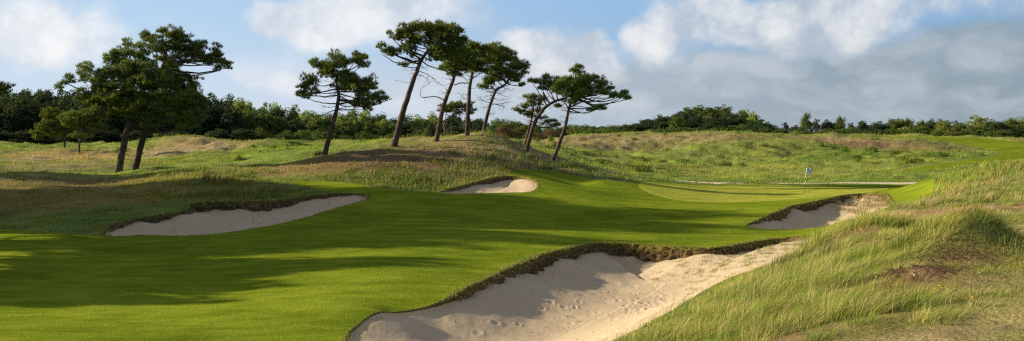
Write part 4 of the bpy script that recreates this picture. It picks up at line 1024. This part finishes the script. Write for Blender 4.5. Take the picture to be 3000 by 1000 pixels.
def put_tree(kind, x, y, height, width, label, group=None, rz=None, dz=0, name=None):
    """height in metres (template is 10 m), width = full crown width"""
    if kind not in TPL: TPL[kind] = []
    if len(TPL[kind]) < 3:
        nm, (V, Q, c), (tv, tq) = template(kind)
        k = len(TPL[kind])
        root = bpy.data.objects.new(name or nm, None); COL.objects.link(root)
        mesh_obj('crown', V, [Q], M['leaves'], root, False, c); mesh_obj('trunk', tv, [tq], M['bark'], root, True)
        TPL[kind].append(root); o = root
    else:
        src = TPL[kind][rng.integers(0, 3)]; o = copy_tree(src, (0, 0, 0), 0, 1)
        if name: o.name = name
    wt = {'round': 8.8, 'pale': 8, 'dark': 8, 'tall': 5.6, 'bush': 11.5, 'red': 11, 'scrub': 11.5}[kind]
    ht = {'bush': 6.4, 'red': 7.4, 'scrub': 4.0}.get(kind, 10.3)
    o.location = (x, y, gz(x, y) + dz); o.rotation_euler = (0, 0, rng.uniform(0, 6.28) if rz is None else rz)
    s = width / wt; o.scale = (s, s * rng.uniform(.9, 1.1), height / ht)
    o['category'] = {'scrub': 'shrub', 'bush': 'bush', 'red': 'bush'}.get(kind, 'tree')
    o['label'] = label
    if group: o['group'] = group
    return o
def tree_px(kind, u, vtop, width_px, d, label, group=None, sink=0.0, name=None):
    x = (u - 1500) / F * d; g = gz(x, d); h = CZ - (vtop - VH) / F * d - g
    return put_tree(kind, x, d, max(h, .5), width_px / F * d, label, group, dz=-sink, name=name)

# the dark wood behind, rows of single trees following its skyline
sky_u = [-500, 0, 150, 300, 450, 620, 700, 760, 830, 900, 1000, 1060, 1150, 1240, 1330, 1400, 1480, 1560, 1620, 1700, 1760, 1830]
sky_v = [262, 272, 274, 272, 272, 281, 296, 312, 322, 336, 340, 334, 350, 346, 350, 350, 358, 362, 376, 372, 374, 372]
wood_l = 'dark dense tree of the solid wood behind the pines, deep green and shaded'
wood_m = 'mid green leafy tree of the lower wood stretching behind the row of pines'
wood_p = 'pale green leafy crown rising among darker trees of the wood behind the pines'
for row, (dd, dv) in enumerate([(232, 26), (246, 8), (262, 0)]):
    u = -420
    while u < 1840:
        d = dd + max(0, (u - 600)) * .03 + rng.uniform(-4, 4)
        v = np.interp(u, sky_u, sky_v) + dv - 7 + rng.normal(0, 4)
        wpx = rng.uniform(85, 125) if u < 760 else rng.uniform(65, 105)
        if u < 700: kind = 'dark'; lab = wood_l
        else:
            kind = rng.choice(['round', 'pale', 'dark', 'round'] if u < 1300 else ['round', 'dark', 'bush']); lab = wood_p if kind == 'pale' else wood_m
        tree_px(kind, u, v, wpx, d, lab, 'trees of the wood behind the pines')
        u += wpx * rng.uniform(.40, .55)
# low bushes closing the foot of the wood
for u in np.arange(-350, 1560, 62):
    u = u + rng.uniform(-14, 14)
    tree_px('dark' if u < 720 else 'bush', u, rng.uniform(375, 395), 100, 224 + rng.uniform(-3, 3), 'low dark bush at the foot of the wood behind the pines', 'bushes along the foot of the wood')
for (u, v, wp, d, lab) in [(1480,368,66,205,'reddish brown rounded bush beside the slender row-end pine'), (1572,388,90,208,'reddish brown spreading bush behind the bent and thin pines'), (1610,378,70,214,'rust-tinged bush just behind the low spreading pine trunk')]:
    tree_px('red', u, v, wp, d, lab)
tree_px('dark', 1262, 366, 46, 150, 'dark little round pine between the tallest pine and its neighbour')
tree_px('pale', 1222, 396, 28, 118, 'small pale green sapling beside the dark little round pine')

# skyline on the far side of the green, tree by tree
RT = [('dark',1905,350,110,234),('dark',1955,342,110,236),('dark',1990,330,120,240),('round',2100,308,150,250),('round',2040,312,120,248),('dark',2100,345,120,230),('dark',2150,335,110,238),('pale',2190,334,120,252),('dark',1860,362,90,230),('bush',2000,372,110,222),('bush',1930,376,110,222),('dark',2200,360,90,230),
      ('dark',2560,362,110,246),('round',2640,352,100,256),('round',2740,354,110,258),('dark',2800,356,100,256),('round',2890,352,110,260),('dark',2950,356,110,256),('bush',2660,380,130,230),('bush',2560,382,110,230),('bush',2380,384,110,226),('bush',2450,384,100,226),('dark',2330,366,60,242),
      ('dark',1880,352,80,236),('dark',1935,338,90,232),('round',1985,345,70,228),('dark',2010,318,120,238),('round',2075,309,150,246),('dark',2050,335,110,232),('round',2130,322,90,242),('dark',2140,350,100,230),('dark',2085,355,90,226),
      ('pale',2180,328,110,250),('pale',2205,336,60,246),('bush',2170,364,150,224),('bush',2235,372,80,222),('bush',2110,372,70,222),('dark',2250,358,60,240),('tall',2300,357,26,244),('bush',2280,368,90,236),
      ('round',2363,334,46,246),('tall',2393,345,24,244),('dark',2425,352,60,246),('round',2461,340,46,248),('tall',2495,360,30,246),('bush',2340,380,90,226),('bush',2430,376,110,230),('pale',2335,386,50,220),('bush',2490,372,90,228),
      ('dark',2528,355,50,240),('dark',2580,357,80,242),('round',2612,350,50,250),('round',2655,346,70,250),('round',2700,352,60,252),('dark',2730,350,60,254),('round',2765,347,70,250),('pale',2650,374,90,236),('round',2700,368,80,238),('pale',2760,362,70,236),('round',2815,362,60,242),
      ('pale',2865,344,100,254),('round',2860,366,90,238),('dark',2920,357,80,244),('round',2960,350,70,246),('pale',2990,346,80,250),('dark',3040,350,90,244),('round',2930,378,110,226),('dark',2985,376,110,222),('round',2610,378,90,232),('dark',2555,376,90,232),('bush',2820,380,120,228),('round',3100,350,110,236),('dark',3060,380,120,214),('bush',2740,384,90,230),
      ('dark',1830,366,60,240),('bush',1790,372,80,238),('bush',1850,374,90,230),('bush',1730,376,80,240)]
SPEC = {(2075,309):'highest domed leafy tree on top of the wooded knoll beyond the green', (2180,328):'bright yellow-green leafy tree on the shoulder of the wooded knoll',
        (2363,334):'rounded grey-green tree standing up alone from the low scrub skyline', (2461,340):'second lone pale tree of the low skyline, beside a dark bush',
        (2393,345):'thin spiky conifer next to the rounded grey-green tree', (2300,357):'tiny spiky conifer between the wooded knoll and the lone rounded tree',
        (2865,344):'broad golden-green domed tree over the long belt behind the far fairway', (2528,355):'small dark pine at the start of the long tree belt', (2010,318):'tall dark pine on the steep flank of the wooded knoll',
        (2170,364):'wide bright green bush mass under the wooded knoll', (2335,386):'bright little green bush below the lone rounded tree'}
for (k, u, v, wp, d) in RT:
    lab = SPEC.get((u, v))
    if lab: tree_px(k, u, v, wp, d, lab)
    else:
        grp = 'trees of the wooded knoll' if u < 2270 else ('scrub of the low skyline' if u < 2510 else 'trees of the belt behind the far fairway')
        lab = {'trees of the wooded knoll': 'dark green tree of the wooded knoll beyond the green', 'scrub of the low skyline': 'green scrub bush of the low skyline beyond the dune hill',
               'trees of the belt behind the far fairway': 'green tree of the long belt behind the far fairway'}[grp]
        tree_px(k, u, v + rng.normal(0, 1), wp, d, lab, grp)

# single shrubs in the dunes
for (u, v, wp, hp, lab) in [(935,452,40,16,'leafy green shrub round the foot of the lone mid-height pine'), (740,446,34,14,'pale leafy shrub on the meadow behind the grassy hummock'), (800,446,38,14,'low bright shrub in front of the lone mid-height pine'),
       (60,420,34,14,'small round shrub on the bare sandy rise before the dark wood'), (20,425,30,12,'flat green shrub at the sandy rise before the dark wood'), (742,437,26,14,'small shrub on the far low dune beside the wood'),
       (60,530,30,14,'dark small shrub in the dry heath before the shaded slope'), (700,470,44,16,'leafy shrub patch on the lit slope behind the bunker hummock'), (1613,420,22,26,'tiny brown-green bush between the two end pines'),
       (1950,400,18,18,'small dark round bush alone on the sandy bank below the knoll'), (2405,447,26,16,'dark rounded shrub at the dune foot, first of three in line'), (2440,450,30,16,'dark rounded shrub at the dune foot, middle of three in line'), (2475,453,34,18,'brownish rounded shrub at the dune foot, last of three in line'),
       (2810,452,22,14,'small shrub at the mouth of the far fairway hollow'), (2640,445,34,10,'flat green shrub on the brown dune face'), (1950,457,30,12,'green shrub among the bright ferny patch beyond the bent pines'), (2240,455,30,10,'low dark shrub on the flank of the central dune hill')]:
    X, d = hit(u, v); d = min(d, 235); X = (u - 1500) / F * d
    put_tree('scrub', X, d, max(.35, hp / F * d), wp / F * d, lab, dz=-.1)
# drifts of low green creeping willow on the far dunes
n = 0
for _ in range(400):
    u = rng.uniform(300, 2900); v = rng.uniform(405, 505); X, d = hit(u, v)
    if d < 92 or d > 230 or n >= 95: continue
    if not (fbm(np.array([X]), np.array([d]), 14, 2, 5)[0] > .06): continue
    if in_any(np.array([X]), np.array([float(d)]), ALLP)[0]: continue
    put_tree('scrub', X, d, rng.uniform(.35, .9), rng.uniform(1.2, 3.2), 'low green creeping shrub dotted over the rough dunes', 'creeping shrubs dotted over the dunes', dz=-.15); n += 1

# ---------------------------------------------------------------- flagstick
def flagstick():
    bx, by, _ = PX(2355.2, 567, 84); b = np.array((bx, by, gz(bx, by)))
    top = np.array(PX(2363.3, 493.5, 84))
    root = empty('flagstick', b, 'thin banded golf flagstick with a blue and white checked flag, on the green', 'flagstick')
    ax = top - b; L = np.linalg.norm(ax); marks = [0, .34, .40, .525, .65, .77, 1.0]; mi = [0, 0, 1, 0, 1, 1]
    black = mat_plain('pole_black', (.035, .035, .035), .4); white = mat_plain('pole_white', (.80, .80, .78), .4); blue = mat_plain('flag_blue', (.015, .085, .36), .7); wh2 = mat_plain('flag_white', (.80, .82, .85), .7)
    pts = [ax * m for m in marks]; V, Q = tube_mesh([(pts, np.full(len(pts), .017))], 8)
    mesh_obj('pole', V, [Q], None, root, True, mats=[black, white], matidx=np.repeat(mi, 8))
    # flag cloth, 4 x 4 checks, slightly waved
    nx, nz = 16, 16; wd, ht = .50, .42; u_ = np.linspace(0, 1, nx + 1); v_ = np.linspace(0, 1, nz + 1); d = ax / L
    V = []; th = .004
    for s in (0, 1):
        for vv in v_:
            for uu in u_:
                p = ax - d * ht * vv * .97 + np.array((uu * wd, math.sin(uu * 7 + vv * 1.5) * .05 * uu + s * th - .002, .03 * uu * math.sin(uu * 5) - .02 * uu))
                V.append(p)
    V = np.array(V); n1_ = (nx + 1) * (nz + 1); F_ = []; mm = []
    for s in (0, 1):
        for a in range(nz):
            for c in range(nx):
                i = a * (nx + 1) + c + s * n1_; f = [i, i + 1, i + nx + 2, i + nx + 1]
                F_.append(f if s else f[::-1]); mm.append((a // 4 + c // 4) % 2)
    mesh_obj('flag', V, [np.array(F_)], None, root, True, mats=[wh2, blue], matidx=mm)
    ring = tube_mesh([(np.array([(0, 0, -.02), (0, 0, .012)]), np.array([.055, .055]))], 16)
    mesh_obj('cup_rim', ring[0], [ring[1]], white, root, True)
flagstick()

# ---------------------------------------------------------------- small things in the near rough
def log(u, v, L, r, rz, label, name, seedv):
    X, d = hit(u, v, 8, 60); z = gz(X, d)
    n = 14; t = np.linspace(-.5, .5, n)
    pts = np.stack([t * L, np.sin(t * 5 + seedv) * L * .05, np.full(n, r * .6) + np.cos(t * 4) * r * .3], 1)
    rad = r * (1 - (2 * np.abs(t)) ** 3 * .75) * (1 + .25 * np.sin(t * 23 + seedv))
    V, Q = tube_mesh([(pts, rad)], 9); V[:, 2] *= .8
    o = mesh_obj(name, V, [Q], M['driftwood'], None, True); o.location = (X, d, z); o.rotation_euler = (0, 0, rz)
    return tag(o, label, 'wood')
log(2896, 856, .20, .032, .25, 'weathered grey piece of driftwood lying on the trodden turf', 'driftwood', 1)
log(2810, 855, .16, .012, -.4, 'short grey stick lying in the turf beside the yellow flowers', 'stick', 3)
def stone(u, v, r, label):
    X, d = hit(u, v, 8, 60); z = gz(X, d)
    me = bpy.data.meshes.new('stone'); import bmesh as bm_
    b = bm_.new(); bm_.ops.create_icosphere(b, subdivisions=3, radius=r)
    for vv in b.verts:
        k = 1 + .35 * float(vnoise(vv.co.x / r * 1.3 + u, vv.co.y / r * 1.3 + vv.co.z / r)) ; vv.co *= k; vv.co.z *= .6
    b.to_mesh(me); b.free(); me.materials.append(stone_m); o = bpy.data.objects.new('stone', me); COL.objects.link(o); o.location = (X, d, z + r * .3)
    tag(o, label, 'stone')
stone_m = mat_plain('pale_stone', (.36, .34, .31), .9, .1)
stone(2872, 809, .035, 'pale stone lying below the grassy hummock')
stone(2680, 826, .028, 'small pale stone in the dark twiggy patch')
stone(2650, 733, .030, 'small pale stone in the grass above the twiggy patch')
def flower(u, v, nst, label):
    X, d = hit(u, v, 8, 60); z = gz(X, d)
    root = empty('yellow_flower', (X, d, z), label, 'flower', None)
    st = []; hv = []; hq = []
    ym = bpy.data.materials.get('petal_yellow') or mat_plain('petal_yellow', (.80, .52, .02), .6)
    gm = bpy.data.materials.get('flower_stem') or mat_plain('flower_stem', (.12, .17, .04), .7)
    for k in range(nst):
        a = rng.uniform(0, 6.28); rr_ = rng.uniform(0, .13); b = np.array((math.cos(a) * rr_, math.sin(a) * rr_, -.02)); h = rng.uniform(.08, .20)
        tpp = b + np.array((rng.normal(0, .03), rng.normal(0, .03), h)); st.append((np.array([b, (b + tpp) / 2 + rng.normal(0, .006, 3), tpp]), np.array([.003, .003, .002])))
        pv = []; pq = []
        for m in range(6):
            an = m / 6 * 6.283; dirv = np.array((math.cos(an), math.sin(an), .35)); sd_ = np.array((-math.sin(an), math.cos(an), 0)); i0 = len(pv)
            pv += [tpp, tpp + dirv * .011 + sd_ * .008, tpp + dirv * .021, tpp + dirv * .011 - sd_ * .008]; pq.append([i0, i0 + 1, i0 + 2, i0 + 3])
        mesh_obj('blossom', np.array(pv), [np.array(pq)], ym, root, False)
    V, Q = tube_mesh(st, 4); mesh_obj('stem', V, [Q], gm, root, True)
flower(2641, 855, 6, 'small yellow flowers nearest the dark twiggy patch')
flower(2718, 873, 6, 'small yellow flowers in the middle of the row, upper edge of a green hollow')
flower(2753, 865, 8, 'yellow flower cluster just above the short grey stick')
flower(2835, 897, 9, 'brightest yellow flower cluster, lowest of the row, nearest the driftwood')
def stalk(name, pts, r, label, mt):
    q = []
    X0, d = hit(*pts[0], 8, 60)
    z = gz(X0, d); off = z - PX(*pts[0], d)[2]
    for (u, v) in pts: p = np.array(PX(u, v, d)); p[2] += off; q.append(p)
    q = np.array(q); b = q[0].copy(); q -= b; q[0, 2] -= .03
    V, Q = tube_mesh([(smooth_path(q, 12), r * np.linspace(1, .4, 12))], 6)
    o = mesh_obj(name, V, [Q], mt, None, True); o.location = b; tag(o, label, 'stalk')
stalk('dead_stalk', [(2434,930),(2422,905),(2420,865),(2421,832)], .008, 'bare grey curved stalk standing in the long grass', M['driftwood'])
stalk('dead_stalk', [(2783,895),(2788,875),(2797,858)], .008, 'pale straw stalk leaning among the yellow flowers', M['deadwood'])
stalk('dead_stalk', [(2766,700),(2767,670),(2766,640)], .007, 'tall straw-coloured stalk rising above the grassy hummock', M['deadwood'])
def twig_pile(u, v, rx, ry, n, label):
    X, d = hit(u, v, 8, 60); z0 = gz(X, d); ps = []
    for _ in range(n):
        x, y = rng.normal(0, rx / 2), rng.normal(0, ry / 2); z = gz(X + x, d + y) - z0 + rng.uniform(0, .05); a = rng.uniform(0, 6.28); L = rng.uniform(.05, .16)
        p = np.array((x, y, z)); q = p + np.array((math.cos(a) * L, math.sin(a) * L, rng.uniform(-.02, .06))); ps.append((np.array([p, (p + q) / 2 + rng.normal(0, .01, 3), q]), np.array([.005, .004, .002])))
    V, Q = tube_mesh(ps, 4); o = mesh_obj('twig_litter', V, [Q], bpy.data.materials.get('dark_twig') or mat_bark('dark_twig', (.05, .032, .024), (.16, .11, .08), 14), None, True); o.location = (X, d, z0)
    tag(o, label, None, None, 'stuff')
twig_pile(2670, 815, 1.3, 1.0, 420, 'dark heathery twig litter in a bare patch of turf')
twig_pile(2830, 765, .9, .8, 320, 'brown twiggy litter on the shaded face of the hummock')
